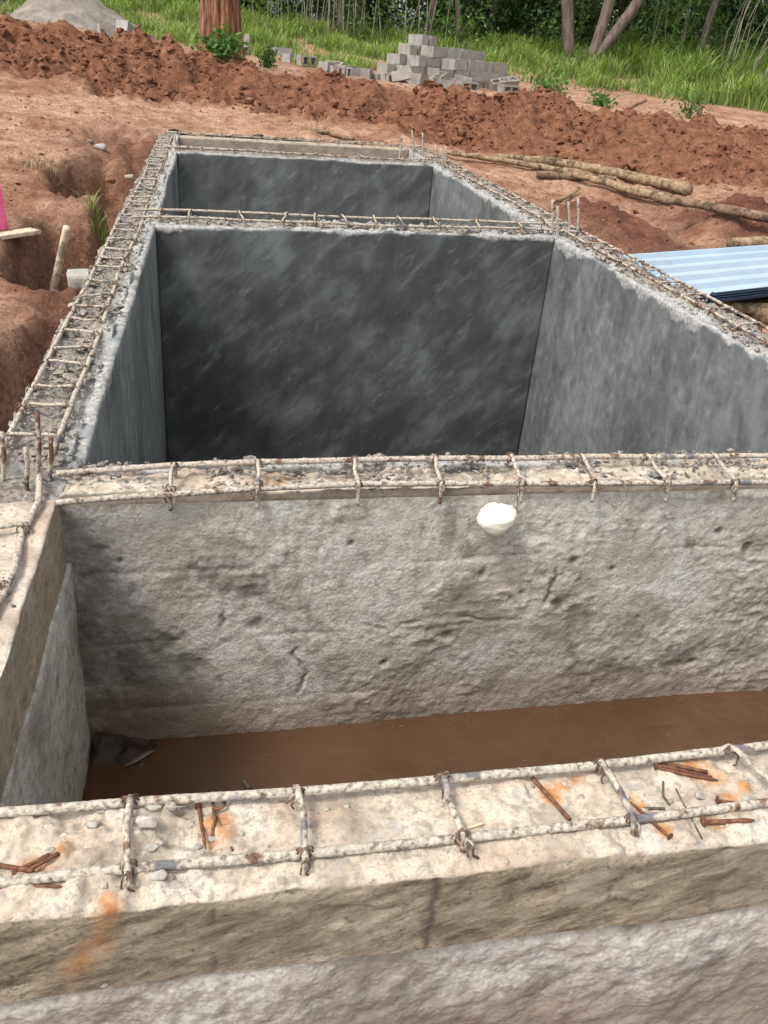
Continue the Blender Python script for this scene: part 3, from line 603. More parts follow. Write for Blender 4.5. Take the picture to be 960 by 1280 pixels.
# long walls and the far cross walls
def ladder(axis_, a, b, lo, hi, z, sp, seed, fine, over=.02, zlo=None):
    rd = random.Random(seed); mat = M['rebar'] if fine else M['rebar_far']; zl = z if zlo is None else zlo
    for c, zz in ((lo, zl), (hi, z)):
        n = 9; u = np.linspace(a, b, n); pts = [(q, c+rd.uniform(-.012,.012), zz+rd.uniform(-.008,.006)) if axis_ == 'x' else (c+rd.uniform(-.012,.012), q, zz+rd.uniform(-.008,.006)) for q in u]
        bar(pts, .0078, mat, 8 if fine else 6, .011 if fine else .04, .05 if fine else 0, .004, seed)
    u = a+sp*.6; k = 0
    while u < b-.06:
        s1, s2 = rd.uniform(-.03,.03), rd.uniform(-.03,.03)
        p, q = ((u+s1, lo), (u+s2, hi)) if axis_ == 'x' else ((lo, u+s1), (hi, u+s2))
        stirrup(p, q, .0052, mat, zl+.002, z+.002, .010, 7 if fine else 5, fine or k % 2 == 0, seed*100+k); u += sp*rd.uniform(.72, 1.28); k += 1
ladder('y', .80, 1.95, XL0+.04, XL1-.045, .012, .22, 31, True)
ladder('y', 2.05, 10.4, XL0+.03, XL1-.055, .010, .205, 32, True)
ladder('y', .8, 10.4, XR0+.06, XR1-.015, .022, .23, 33, False)
ladder('x', XL0+.1, XR1-.05, B3[0]+.06, B3[1]-.06, .045, .235, 34, True, zlo=.025)
ladder('x', XL0+.1, XR1-.05, B4[0]+.03, B4[1]-.05, .03, .24, 35, False)
ladder('x', XL0+.05, XR1-.05, B5[0]+.03, B5[1]-.03, .03, .26, 36, False)
# starter bars standing up at the corners
for k, (x, y0_, y1_, z) in enumerate([(47,598,516,.0),(33,604,560,.0),(62,592,545,.0),(4,600,540,-.02),
      (690,292,250,0),(697,296,258,0),(712,292,252,0),(722,293,248,0),(517,197,163,0),(528,195,166,0),(546,206,181,0),(553,208,185,0),(557,206,183,0),(500,190,170,0),(211,178,162,0),(219,180,168,0)]):
    b = at(x, y0_, z); t = atY(x+random.uniform(-2,3), y1_, b[1])
    P = smoothline([b-np.array([0,0,.12]), b, (b+t)/2+np.array([.004,0,0]), t], 16 if k < 4 else 8); V, Fc = tube(P, (.0058 if k < 4 else .009), 8, .06, .013)
    tpart('starter_bar', V, Fc, M['rebar'] if k > 3 else M['rebar_far'], w=False)
# loose curl of binding wire on the second beam
P = smoothline([at(742,590,.02), at(765,592,.03), at(780,603,.02), atY(784,620,B2[0]-.02), atY(772,636,B2[0]-.03), atY(756,626,B2[0]-.02)], 30); V, Fc = tube(P, .0014, 5)
tpart('tie_wire', V, Fc, M['wire'], w=False)
P = smoothline([at(652,598,.02), atY(648,618,B2[0]-.014), atY(646,636,B2[0]-.016)], 14); V, Fc = tube(P, .0013, 5); tpart('tie_wire', V, Fc, M['wire'], w=False)

# water and mud in the front chamber
def build_water():
    V, Q, N = boxgrid(XL1-.02, XR0+.02, .87, 2.0, -1.03, -.815, .05, .05, .3, 'B')
    tag(link('water', mesh_from('water', V, Q, M['water'])), 'still brown muddy water in the front chamber', kind='structure')
    c = atY(150, 940, 1.74); n = 60; a = np.linspace(0, 1, n); X, Y = np.meshgrid(XL1+.02+.42*a, 1.45+.42*a, indexing='ij'); X = X.ravel(); Y = Y.ravel(); P = np.stack([X, Y, X*0], 1)
    Z = -.86+.085*np.exp(-(((X+.34)/.17)**2+((Y-1.85)/.12)**2))*(1+.5*fbm(P, 9, 4, 500))+.02*fbm(P, 25, 3, 501)
    i = np.arange(n-1)[:,None]*n+np.arange(n-1)[None,:]; q = np.stack([i, i+n, i+n+1, i+1], -1).reshape(-1, 4)
    solo('mud_heap', np.stack([X, Y, Z], 1), q, M['mud'], 'wet brown mud heaped in the corner of the flooded front chamber', 'mud')
    P = np.array([at(x, y, -.808) for x, y in ((152,960),(165,948),(180,942),(196,938),(186,946),(170,955))]); P[:,2] += np.array([0,.004,.006,.004,.01,.008])
    V = np.concatenate([P, P-np.array([0,0,.003])]); n = len(P); Fc = [list(range(n))[::-1], list(range(n, 2*n))]+[[i, (i+1)%n, n+(i+1)%n, n+i] for i in range(n)]
    solo('plastic_scrap', V, Fc, M['film'], 'pale scrap of plastic floating beside the mud heap', 'plastic scrap')
    P = np.array([at(x, y, -.810) for x, y in ((302,977),(306,974),(311,979),(314,986),(309,986))]); V = np.concatenate([P+np.array([0,0,.004]), P]); n = len(P); Fc = [list(range(n)), list(range(n, 2*n))[::-1]]+[[i, n+i, n+(i+1)%n, (i+1)%n] for i in range(n)]
    solo('dead_leaf', V, Fc, M['twig'], 'dark dead leaf floating on the brown water', 'leaf')
    r = np.random.default_rng(17); parts = []
    for k in range(70):
        x, y = r.uniform(-.1, 1.6), 0; y = r.uniform(1.0, 1.86) if k < 45 else 1.83+.03*x+r.uniform(-.02, .01); a = r.uniform(0, 3.14); L = r.uniform(.004, .02); q = np.array([math.cos(a), math.sin(a), 0])*L/2; c0 = np.array([x, y, -.8135]); parts.append(tube(np.array([c0-q, c0, c0+q]), [.0012, .003*r.uniform(.5, 1.2), .001], 5))
    V, Fc = join(parts); solo('floating_debris', V, Fc, M['twig'], 'dark specks of debris floating on the brown water', 'debris', kind='stuff')
build_water()

# foam lump
def blob(rad, n=40, seed=0, amp=.15, sc=3.):
    a = np.linspace(0, math.pi, n); b = np.linspace(0, 2*math.pi, 2*n, endpoint=False); A, Bq = np.meshgrid(a, b, indexing='ij')
    V = np.stack([np.sin(A)*np.cos(Bq), np.sin(A)*np.sin(Bq), np.cos(A)], -1).reshape(-1, 3); V = V*(1+amp*fbm(V, sc, 3, seed))[:,None]*np.array(rad)
    m = 2*n; i = np.arange(n-1)[:,None]*m; j = np.arange(m)[None,:]; k = (j+1) % m
    return V, np.stack([i+j, i+m+j, i+m+k, i+k], -1).reshape(-1, 4)
V, Q = blob((.050, .034, .046), 48, 8, .06, 3.2)
up = sstep(.01, .045, V[:,2]); V[:,0] *= 1-.25*sstep(0, -.045, V[:,2]); V[:,2] += up*.010*fbm(V*np.array([1,1,0]), 55, 3, 5); V[:,1] += up*.012
V[:,0] *= 1+.08*sstep(-.03, .02, V[:,2]); V[:,0] += .010*sstep(.005, .03, V[:,2])*(V[:,0] > 0)*V[:,0]/.05; V[:,2] += .006*fbm(V*np.array([1,0,0])+.3, 45, 3, 8)*sstep(.015, .04, V[:,2]); c = atY(620, 651, B2[0]-.022); solo('foam_lump', V+c, Q, M['foam'], 'white foam lump stuck high on the rough plaster wall', 'foam')

# ------------------------------------------------------------------ nails, rods and rubble on the near beam
def on_beam(px, py, lift):
    p = at(px, py, .006); return np.array([p[0], p[1], near_top1(p[0], p[1])+lift])
def nail(a, b, r, label, head=None, bend=0, mat='rust', name='nail', group=None, cat='nail', ring=False):
    A, B_ = on_beam(*a, r+.001), on_beam(*b, r+.001); m = (A+B_)/2+np.array([bend, bend*.6, 0])
    parts = [tube(smoothline([A, m, B_], 12, .0006, int(a[0])), np.concatenate([np.full(10, r), [r*.8, r*.35]]) if head == 'a' else np.concatenate([[r*.35, r*.8], np.full(10, r)]) if head == 'b' else r, 8)]
    if head:
        H, d = (A, A-B_) if head == 'a' else (B_, B_-A); d = d/np.linalg.norm(d); H = H+np.array([0,0,r*.8]); parts.append(tube(np.array([H-d*.0005, H, H+d*.0016, H+d*.002]), np.array([r*1.3, r*2.3, r*2.3, r*1.8]), 10))
    if ring:
        t = np.linspace(0, 2*math.pi, 16); parts.append(tube(A+np.stack([.009*np.cos(t)+.007, .008*np.sin(t), .004+0*t], 1), r*.9, 7))
    V, Fc = join(parts); return solo(name, V, Fc, M[mat], label, cat, group)
nail((248,1008),(257,1066),.0026,'straight rusty nail left of the bent ring nail on the near beam','a')
nail((267,1008),(265,1046),.0026,'bent rusty nail with a looped head on the near beam',ring=True,bend=.003)
nail((271,1020),(291,1061),.0020,'thin rusty wire nail right of the looped nail on the near beam')
nail((-12,1076),(42,1092),.0032,'rusty rod sloping down right in the bundle at the left edge',name='rusty_rod',cat='rod')
nail((14,1089),(62,1068),.0034,'upper rusty rod of the bundle at the left edge, sloping up right',name='rusty_rod',cat='rod')
nail((34,1091),(74,1073),.0030,'lower rusty rod of the bundle at the left edge, sloping up right',name='rusty_rod',cat='rod')
nail((-14,1108),(76,1109),.0020,'thin rusty rod lying in front of the ribbed bar at the left edge',name='rusty_rod',cat='rod')
nail((666,972),(712,1025),.0036,'long rusty rod lying diagonally between two stirrups on the near beam',name='rusty_rod',cat='rod')
nail((820,954),(884,966),.0032,'topmost of three rusty nails bundled near the right end')
nail((819,961),(898,975),.0028,'lowest of three rusty nails bundled near the right end','a',bend=-.003)
nail((826,959),(890,971),.0024,'middle of three rusty nails bundled near the right end')
nail((788,1001),(836,1048),.0026,'slim rusty nail slipping under the ribbed bar, head towards the camera','b')
nail((878,1031),(942,1027),.0038,'thick rusty nail lying along the front of the ribbed bar','a')
nail((896,1003),(918,1006),.0030,'short rusty nail stub between two pale stones','a')
nail((829,977),(836,1007),.0018,'short dark twig curling beside the nail bundle',mat='twig',name='twig',cat='twig',bend=-.008)
nail((845,986),(878,1048),.0012,'long thin twig poking under the ribbed bar',mat='twig',name='twig',cat='twig')
nail((804,1010),(830,1013),.0022,'stubby dark twig touching the ribbed bar',mat='twig',name='twig',cat='twig')
nail((575,1035),(604,1028),.0022,'pale splinter beside the middle stirrup of the near beam',mat='plank',name='splinter',cat='splinter')
def chip(c, s, seed, label, mat='stone', name='rubble_chip', cat='stone', flat=.6, group=None, lift=.35):
    r = np.random.default_rng(seed); P = r.normal(size=(14, 3)); P /= np.linalg.norm(P, axis=1)[:,None]; P *= (r.uniform(.75, 1, 14))[:,None]*np.array([1, r.uniform(.6, .9), flat])*s
    import bmesh
    bm = bmesh.new(); [bm.verts.new(p) for p in P]; bmesh.ops.convex_hull(bm, input=bm.verts); bmesh.ops.delete(bm, geom=[v for v in bm.verts if not v.link_faces], context='VERTS')
    bmesh.ops.bevel(bm, geom=list(bm.edges), offset=s*.07, segments=1, affect='EDGES')
    bm.verts.index_update(); V = np.array([v.co[:] for v in bm.verts]); Fc = [[v.index for v in f.verts] for f in bm.faces]; bm.free()
    V[:,2] -= V[:,2].min(); return solo(name, V+np.asarray(c)-np.array([0,0,s*flat*lift]), Fc, M[mat], label, cat, group, smooth=False)
for k, (px, py, s, lb) in enumerate([(186,1043,.020,'largest grey stone of the cluster beside the second stirrup'),(193,1014,.016,'flat pale stone against the rear bar beside the leftmost stirrup'),(213,1016,.013,'rounded stone touching the rear bar above the stone cluster'),(204,1057,.012,'sharp white chip right of the largest grey stone'),(190,1063,.011,'white chip just below the largest grey stone'),
    (200,1098,.016,'grey stone tucked in front of the ribbed bar beside the leftmost stirrup'),(212,1094,.009,'small stone beside the grey stone in front of the ribbed bar'),(128,1017,.011,'small pale stone under the rear bar at the left'),(245,1055,.010,'small buried stone left of the straight nail'),(265,1047,.008,'tiny stone at the tip of the looped nail'),(385,1030,.010,'small stone beside the stirrup left of centre'),
    (875,994,.014,'angular pale stone in front of the nail bundle'),(935,999,.013,'blocky white stone near the right edge against the ribbed bar'),(130,1108,.008,'tiny white chip in front of the bar left of the leftmost stirrup'),(909,1032,.005,'tiny round pebble on the thick nail')]):
    chip(on_beam(px, py, 0), s, 40+k, lb)
# dried slurry clots clinging to the near beam are part of it
parts = []
for k in range(26):
    px, py = random.uniform(5, 950), 0; py = random.uniform(1025, 1085)-px*.09; p = on_beam(px, py, 0); s = random.uniform(.002, .006) if px > 150 else random.uniform(.004, .011)
    v, q = blob((s, s*.8, s*.5), 7, k, .4, 2.); parts.append((v+p, q.tolist()))
V, Fc = join(parts); tpart('slurry_clots', V, Fc, M['stone'], w=False)['kind'] = 'stuff'

def crumbs():
    r = np.random.default_rng(91); ico = np.array([(1,0,0),(-1,0,0),(0,1,0),(0,-1,0),(0,0,1),(0,0,-1),(.6,.6,.6),(-.6,.6,-.5),(.5,-.6,.6)]); fi = np.array([(0,6,4),(6,2,4),(2,1,4),(1,8,4),(1,3,8),(3,0,8),(0,4,8),(2,0,5),(0,2,6),(1,7,5),(2,7,1),(7,2,5),(3,1,5),(0,3,5)])
    for (xa, xb, ya, yb, n, sm) in ((XL1, 1.9, B2[0]+.02, B2[1]-.005, 1300, .0055), (XL0+.01, XL1, 1.86, 8.5, 2600, .0075), (XR0, XR1, 2.2, 9, 1800, .010), (XL1, XR0, B3[0]+.03, B3[1]-.03, 900, .010), (XL0+.01, XL1-.005, .95, 1.84, 160, .004), (XL1, 1.2, B1[0]+.01, B1[1]-.01, 260, .0028)):
        X = r.uniform(xa, xb, n); Y = r.uniform(ya, yb, n); k = fbm(np.stack([X, Y, X*0], 1), 7, 3, 5) > r.uniform(-.6, .5, n); X = X[k]; Y = Y[k]; n = len(X); s = np.clip(r.lognormal(math.log(sm), .5, n), .001, .022)
        D = ico[None]*(1+r.normal(0, .25, (n, 9, 1)))*np.stack([s, s*r.uniform(.6,1,n), s*r.uniform(.4,.8,n)], 1)[:,None,:]; a = r.uniform(0, 6.28, n)[:,None]; D = np.stack([D[:,:,0]*np.cos(a)-D[:,:,1]*np.sin(a), D[:,:,0]*np.sin(a)+D[:,:,1]*np.cos(a), D[:,:,2]], -1)
        z = near_top(X, Y) if ya < .8 else .004+r.uniform(-.006, .008, n); V = (D+np.stack([X, Y, z], 1)[:,None,:]).reshape(-1, 3)
        tpart('mortar_crumbs', V, (fi[None]+np.arange(n)[:,None,None]*9).reshape(-1, 3), M['rough'] if ya > .8 else M['stone'], dict(white=np.zeros(len(V))), False)['kind'] = 'stuff'
crumbs()

# ------------------------------------------------------------------ timber, sheets and odds and ends beside the tank
def log(pts, r0, r1, mat, label, name='timber_pole', cat='pole', group=None, ns=14, knots=.10, seed=0, wob=.018):
    P = smoothline(pts, 44, wob, seed); r = np.linspace(r0, r1, 44); V, Fc = tube(P, r, ns); V = V+_nrm(V, P, ns)*(r0*knots*fbm(V, 16, 4, seed+3, .65))[:,None]
    return solo(name, V, Fc, M[mat], label, cat, group)
def gp(px, py, z0=-.1, lift=0.):             # pixel -> the ground it hits
    z = z0
    for _ in range(12): p = at(px, py, z); z = .5*z+.5*(ground1(p[0], p[1])+lift)
    return at(px, py, z)
log([gp(622,197,-.1,.045), gp(700,203,-.1,.045), gp(780,218,-.1,.05), gp(862,238,-.1,.055)], .050, .064, 'pole', 'thick pale log, the farther of the two lying side by side beyond the tank', 'timber_log', 'log', seed=1)
log([gp(556,190,-.1,.04), gp(640,203,-.1,.05), gp(700,213,-.1,.06), gp(780,235,-.1,.07), gp(838,250,-.1,.07)], .026, .052, 'pole', 'long peeled pole tapering towards the tank corner, in front of the thick log', seed=2)
log([gp(672,217,-.1,.045), gp(720,222,-.1,.05), gp(770,224,-.1,.05)], .042, .038, 'pole_dark', 'short brown log under the tapering peeled pole', 'timber_log', 'log', seed=3)
log([at(818,248,-.02), at(890,259,0.), at(990,278,.01)], .036, .046, 'pole_dark', 'dark pole bridging the soil heap at the right edge', seed=4)
log([gp(912,305,-.1,.05), gp(1000,302,-.1,.05)], .05, .055, 'pole', 'pole end showing just beyond the blue metal sheets', seed=5)
log([gp(375,160,.1,.03), gp(410,166,.1,.03), gp(442,174,.1,.03)], .03, .022, 'pole_dark', 'thin weathered stick lying behind the far end of the tank', 'stick', 'stick', seed=6)
log([gp(690,252,-.2,.03), gp(712,245,-.2,.04), gp(722,236,-.2,.06)], .02, .016, 'pole', 'pale crooked stick on the red soil left of the short brown log', 'stick', 'stick', seed=7)
for (a, b, r, lb) in (((776,138),(808,125),.045,'broken brown branch slanting up out of the soil bank'), ((868,160),(877,132),.05,'upright dark stump of a branch on the soil bank at right')):
    A = gp(*a, .35, 0); B_ = atY(*b, A[1]+.05); log([A-np.array([0,0,.15]), A, (A+B_)/2, B_], r, r*.8, 'stick', lb, 'branch', 'branch', seed=8)
A = gp(738,190,-.1,.03); log([A, atY(728,175,A[1]+.1)], .02, .015, 'stick', 'short stick leaning behind the thick pale log', 'stick', 'stick', seed=9)
# stake in the hollow, block bits, plank and pink board on the left
A = at(67,358,-.66); T = atY(84,284,A[1]-.12); log([A-np.array([0,0,.1]), A, T], .028, .026, 'plank', 'round wooden stake standing in the hollow left of the tank', 'wooden_stake', 'stake', knots=.06, seed=10, wob=.003)
def cuboid(s, bev=.006, seed=0, amp=.004):
    V, Q, N = boxgrid(-s[0]/2, s[0]/2, -s[1]/2, s[1]/2, 0, s[2], s[0]/6, s[1]/6, s[2]/6); ed = (np.abs(N).max(1) < .9); V -= N*ed[:,None]*bev; V += N*(amp*fbm(V+seed, 9, 3, seed))[:,None]; return V, Q
def rotz(V, a): c, s = math.cos(a), math.sin(a); return np.stack([V[:,0]*c-V[:,1]*s, V[:,0]*s+V[:,1]*c, V[:,2]], 1)
def rotx(V, a): c, s = math.cos(a), math.sin(a); return np.stack([V[:,0], V[:,1]*c-V[:,2]*s, V[:,1]*s+V[:,2]*c], 1)
V, Q = cuboid((.16,.12,.13), .008, 3, .012); p = at(104,366,-.44); solo('block_fragment', rotz(rotx(V, .15), .2)+p, Q, M['block'], 'broken concrete block lying in the trench against the left wall', 'block')
chip(at(93,384,-.42), .055, 81, 'rounded grey stone in the trench in front of the broken block', 'stone', 'stone', lift=.5)
chip(gp(60,385), .028, 82, 'small white stone on the lip of the trench', 'stone', 'stone')
chip(gp(127,188,0.,.0), .085, 83, 'brick-sized lump of concrete on the packed soil left of the tank', 'block', 'rubble_lump', 'rubble', lift=.2)
chip(gp(112,180,0.,.0), .05, 84, 'smaller rubble lump behind the brick-sized one', 'block', 'rubble_lump', 'rubble')
chip(gp(162,222,-.1), .05, 85, 'pale stone beside the weed near the left wall', 'stone', 'stone'); chip(gp(139,228,-.1), .06, 86, 'brown stone beside the left wall, left of the weed', 'clod', 'stone')
A, B_ = gp(-25,300,-.25,.04), gp(45,289,-.25,.04); d = B_-A; L = float(np.linalg.norm(d)); V, Q = cuboid((L,.11,.03), .002, 5, .001)
solo('plank', rotz(V, math.atan2(d[1], d[0]))+(A+B_)/2+np.array([0,0,-.01]), Q, M['plank'], 'short sawn plank on the soil beneath the pink sheet', 'plank')
def pink():
    b0, b1 = gp(-55,300,-.25), gp(13,287,-.25); n = 40; u = np.linspace(0, 1, n); h = .30; pr = .012*np.sign(np.sin(u*24)); d = (b1-b0); nn = np.array([d[1], -d[0], 0]); nn /= np.linalg.norm(nn)
    lo = b0+u[:,None]*d+nn*pr[:,None]-np.array([0,0,.03]); hi = lo-nn*.03; hi[:,2] = b0[2]+(b1[2]-b0[2])*u+h+.01*np.sin(u*40)
    V = np.concatenate([lo, hi, lo-nn*.006, hi-nn*.006]); Fc = []
    for i in range(n-1): Fc += [[i, i+1, n+i+1, n+i], [2*n+i+1, 2*n+i, 3*n+i, 3*n+i+1], [n+i, n+i+1, 3*n+i+1, 3*n+i], [i+1, i, 2*n+i, 2*n+i+1]]
    Fc += [[0, n, 3*n, 2*n], [n-1, 3*n-1, 4*n-1, 2*n-1]]
    solo('plastic_sheet', V, Fc, M['pink'], 'bright pink ribbed plastic sheet propped up at the left edge', 'plastic sheet', smooth=False)
pink()
# stack of box-profile roofing sheets
def sheets():
    ang = math.atan2(.6, 1.45); ex = np.array([math.cos(ang), math.sin(ang), 0]); ey = np.array([-math.sin(ang), math.cos(ang), 0])
    f0 = at(890,368,-.10); o = f0+ex*.02; Wd = .93; L = 3.2
    prof = []; n = 5; pt = Wd/n
    for k in range(n):
        a = k*pt; prof += [(a, .030), (a+.020, .030), (a+.036, 0), (a+pt-.016, 0)]
    prof += [(Wd, .030), (Wd+.02, .030)]
    def sheet(z, mat, dx, dy, lb):
        V = []; m = len(prof)
        for s in (0, L):
            for th in (0, -.0015): V += [o+ex*(s+dx)+ey*(a+dy)+np.array([0,0,z+h+th]) for a, h in prof]
        Fc = [[i, 2*m+i, 2*m+i+1, i+1] for i in range(m-1)]+[[m+i+1, 3*m+i+1, 3*m+i, m+i] for i in range(m-1)]+[[i+1, m+i+1, m+i, i] for i in range(m-1)]+[[2*m+i, 3*m+i, 3*m+i+1, 2*m+i+1] for i in range(m-1)]
        Fc += [[0, m, 3*m, 2*m], [m-1, 3*m-1, 4*m-1, 2*m-1][::-1]]
        return solo('roofing_sheet', np.array(V), Fc, mat, lb, 'metal sheet', 'stacked roofing sheets', smooth=False)
    sheet(-.02, M['sheet'], 0, 0, 'top pale blue box-profile metal sheet with a red mark, beside the tank')
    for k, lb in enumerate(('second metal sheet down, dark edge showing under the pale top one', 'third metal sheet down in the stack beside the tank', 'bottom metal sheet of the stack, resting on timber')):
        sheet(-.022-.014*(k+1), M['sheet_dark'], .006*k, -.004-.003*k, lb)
    c = at(938,311,-.08); V = []
    for u, h in ((-.06,.003),(.06,.003)):
        for v in (-.012,.012): V.append(c+ex*u+ey*(v-.25*u-.01)+np.array([0,0,h]))
    # painted mark lies on the flat of the top sheet
    V = np.array(V); V[:,2] = -.10-.02+.003; q = o; t = bpy.data.objects['roofing_sheet']; me = mesh_from('painted_mark', V-np.array(t.location), [[0,2,3,1]], M['redmark'], False); mk = link('painted_mark', me); mk.parent = t
    for k, (s, lb) in enumerate(((.55,'rough timber bearer under the left end of the metal sheets'),(2.3,'rough timber bearer under the right end of the metal sheets'))):
        a = o+ex*s-ey*.25; b = o+ex*s+ey*1.1; zz = -.262; a[2] = b[2] = zz; log([a, (a+b)/2, b], .062, .058, 'pole_dark', lb, 'timber_bearer', 'timber', seed=20+k)
    a = at(868,381,-.24); b = at(1010,392,-.24); log([a, (a+b)/2, b], .035, .04, 'pole', 'peeled pole lying just in front of the metal sheets', seed=23)
sheets()

# ------------------------------------------------------------------ concrete blocks
def hollow_block(L=.39, W=.19, H=.19):
    w = .032; xs = [-L/2, -L/2+w, -w/2, w/2, L/2-w, L/2]; ys = [-W/2, -W/2+w, W/2-w, W/2]; V = []; idx = {}
    def v(x, y, z):
        k = (x, y, z)
        if k not in idx: idx[k] = len(V); V.append((xs[x], ys[y], z*H))
        return idx[k]
    Fc = []; hole = lambda i, j: i in (1, 3) and j == 1
    for i in range(5):
        for j in range(3):
            if hole(i, j):
                for (a, b) in (((i,j),(i+1,j)), ((i+1,j),(i+1,j+1)), ((i+1,j+1),(i,j+1)), ((i,j+1),(i,j))): Fc.append([v(*a,0), v(*a,1), v(*b,1), v(*b,0)])
                continue
            Fc.append([v(i,j,1), v(i+1,j,1), v(i+1,j+1,1), v(i,j+1,1)]); Fc.append([v(i,j,0), v(i,j+1,0), v(i+1,j+1,0), v(i+1,j,0)])
    for i in range(5): Fc += [[v(i,0,0), v(i+1,0,0), v(i+1,0,1), v(i,0,1)], [v(i+1,3,0), v(i,3,0), v(i,3,1), v(i+1,3,1)]]
    for j in range(3): Fc += [[v(0,j+1,0), v(0,j,0), v(0,j,1), v(0,j+1,1)], [v(5,j,0), v(5,j+1,0), v(5,j+1,1), v(5,j,1)]]
    V = np.array(V, float); V += np.random.default_rng(3).normal(0, .0015, V.shape); V[:,2] -= V[:,2].min(); return mesh_from('concrete_block', V, Fc, M['block'], False)
BLOCK = hollow_block()
def block(loc, rz, label, group, rx=0, ry=0):
    o = bpy.data.objects.new('concrete_block', BLOCK); C.objects.link(o); o.location = loc; o.rotation_euler = (rx, ry, rz); return tag(o, label, 'block', group)
def block_pile():
    base = atY(575, 108, 19.0); rz = math.radians(28); ex = np.array([math.cos(rz), math.sin(rz)]); ey = np.array([-math.sin(rz), math.cos(rz)]); rd = random.Random(11)
    names = ['bottom', 'second', 'third', 'fourth', 'fifth', 'top']
    # (course, first and last column) for three rows, front to back; blocks laid as headers and stretchers
    o = np.array([base[0], base[1]])
    rows = [(-.10, [(-3.0,2.4),(-2.2,1.0),(-1.2,-.2)]), (.32, [(-3.8,3.2),(-3.2,3.0),(-2.5,2.6),(-1.7,.8)]), (.74, [(-4.3,3.4),(-3.7,3.4),(-3.0,3.1),(-2.4,2.2),(-1.8,-.5)])]
    zb = {}
    def lab(c, x): w = 'stepped left end' if x < -.55 else ('right end' if x > .45 else 'middle'); v = ('front', 'centre', 'rear')[r]; return f'grey hollow block, {names[c]} course, {v} row, {w} of the big pile', f'{names[c]} course blocks, {v} row, {w} of the pile'
    for r, (dy, courses) in enumerate(rows):
        for c, (a, b) in enumerate(courses):
            x = a*.42+rd.uniform(-.05,.05)
            while x < b*.42:
                head = rd.random() < (.55 if x < 0 else .25); w = .20 if head else .40
                p = o+ex*(x+w/2)+ey*(dy+rd.uniform(-.02,.02)); g = max(zb.get('g', -9), 0)
                gz = ground1(base[0], base[1])-.06
                if c == len(courses)-1 and rd.random() < .12: x += w; continue
                if head:
                    for sgn in ((0,) if dy < 0 else (0,)): block((p[0], p[1], gz+c*.192), rz+math.pi/2+rd.uniform(-.18,.18), *lab(c, x), rd.uniform(-.05,.05)*(c > 1), rd.uniform(-.06,.06)*(c > 1))
                else:
                    for k in (-.1, .1): q = p+ey*k; block((q[0], q[1], gz+c*.192), rz+rd.uniform(-.12,.12), *lab(c, x), rd.uniform(-.04,.04)*(c > 1), rd.uniform(-.05,.05)*(c > 1))
                x += w+rd.uniform(.005,.03)
    for k in range(13):
        u = rd.uniform(-2.2, -.2) if k < 10 else rd.uniform(.2, 1.2); p = o+ex*u+ey*rd.uniform(-.75, -.36); block((p[0], p[1], ground1(p[0], p[1])+rd.uniform(0, .05)), rd.uniform(0, 3.14), 'tumbled concrete block lying on the ground along the front of the pile', 'tumbled blocks in front of the pile', rd.choice((0, math.pi/2, .4)), rd.uniform(-.3, .3))
    def loose(px, py, rzd, lb, rx=0., ry=0., lift=0., Y=None):
        p = atY(px, py, 17.0+(110-py)*.11); block((p[0], p[1], ground1(p[0], p[1])-.01+lift), math.radians(rzd), lb, 'loose blocks around the pile', rx, ry)
    HALF = math.pi/2
    loose(580,110,20,'hollow block lying in front of the pile with its two holes facing the camera', HALF, 0, .095)
    loose(560,108,-15,'hollow block lying just left of the front two-holed one', 0, 0, 0)
    loose(632,110,20,'hollow block lying alone at the right end of the pile, holes showing', HALF, 0, .095)
    loose(487,98,15,'hollow block set on edge left of the pile, holes facing the camera', HALF, 0, .095)
    loose(424,100,10,'dark two-holed block on the soil between the tree and the pile', HALF, 0, .095)
    loose(408,97,60,'brown block end left of the dark two-holed block'); loose(418,90,-30,'long block tilted against the row leading to the pile', .3)
    loose(434,92,40,'grey block in the row leading to the pile, second from the tilted one'); loose(446,94,15,'grey block in the row nearest the pile'); loose(458,95,70,'grey block end on, touching the left foot of the pile')
    loose(380,86,25,'hollow block lying alone midway between tree and pile', HALF, 0, .095); loose(364,86,50,'half buried block left of the lone hollow one', 0, 0, -.05); loose(352,78,10,'brown block behind the weed right of the tree')
    for px, py, rzd, lb, lift in ((140,47,15,'pale block at the foot of the sand heap, leftmost of three',.05),(158,46,70,'upright grey block leaning on the sand heap',.10),(176,58,35,'dark block tipped out in front of the sand heap, rightmost of three',.05)):
        p = atY(px, py, 15.6); block((p[0], p[1], p[2]-.02), math.radians(rzd), lb, 'blocks by the sand heap', .0, 0.0 if lift < .1 else .35)
block_pile()
def stub():
    p = atY(309, 63, 17.5); V, Q = cuboid((.13,.10,.32), .03, 9, .02); solo('stone_post', V+p-np.array([0,0,.06]), Q, M['block'], 'small grey upright stone right of the big tree trunk', 'stone')
stub()
def sand():
    c = atY(92, 40, 16.8); n = 90; a = np.linspace(-1, 1, n); X, Y = np.meshgrid(a*2.7, a*2.4, indexing='ij'); X = X.ravel(); Y = Y.ravel(); P = np.stack([X, Y, X*0], 1)
    r = np.hypot(X/1.55, Y/1.4)+.10*fbm(P, 1.5, 3, 600); Z = c[2]-.28+np.clip(1.12-r, 0, 2)**1.05*.98+.07*fbm(P, 3.5, 5, 601, .6)*(r < 1.2); Z = np.minimum(Z, c[2]+.80+.06*fbm(P, 2.4, 3, 602))
    keep = r < 1.35; i = np.arange(n-1)[:,None]*n+np.arange(n-1)[None,:]; q = np.stack([i, i+n, i+n+1, i+1], -1).reshape(-1, 4); q = q[keep[q].all(1)]
    V = np.stack([X+c[0], Y+c[1], Z], 1); u, inv = np.unique(q, return_inverse=True); solo('sand_heap', V[u], inv.reshape(q.shape), M['sand'], 'heap of grey building sand behind the red soil bank at top left', 'sand heap')
sand()
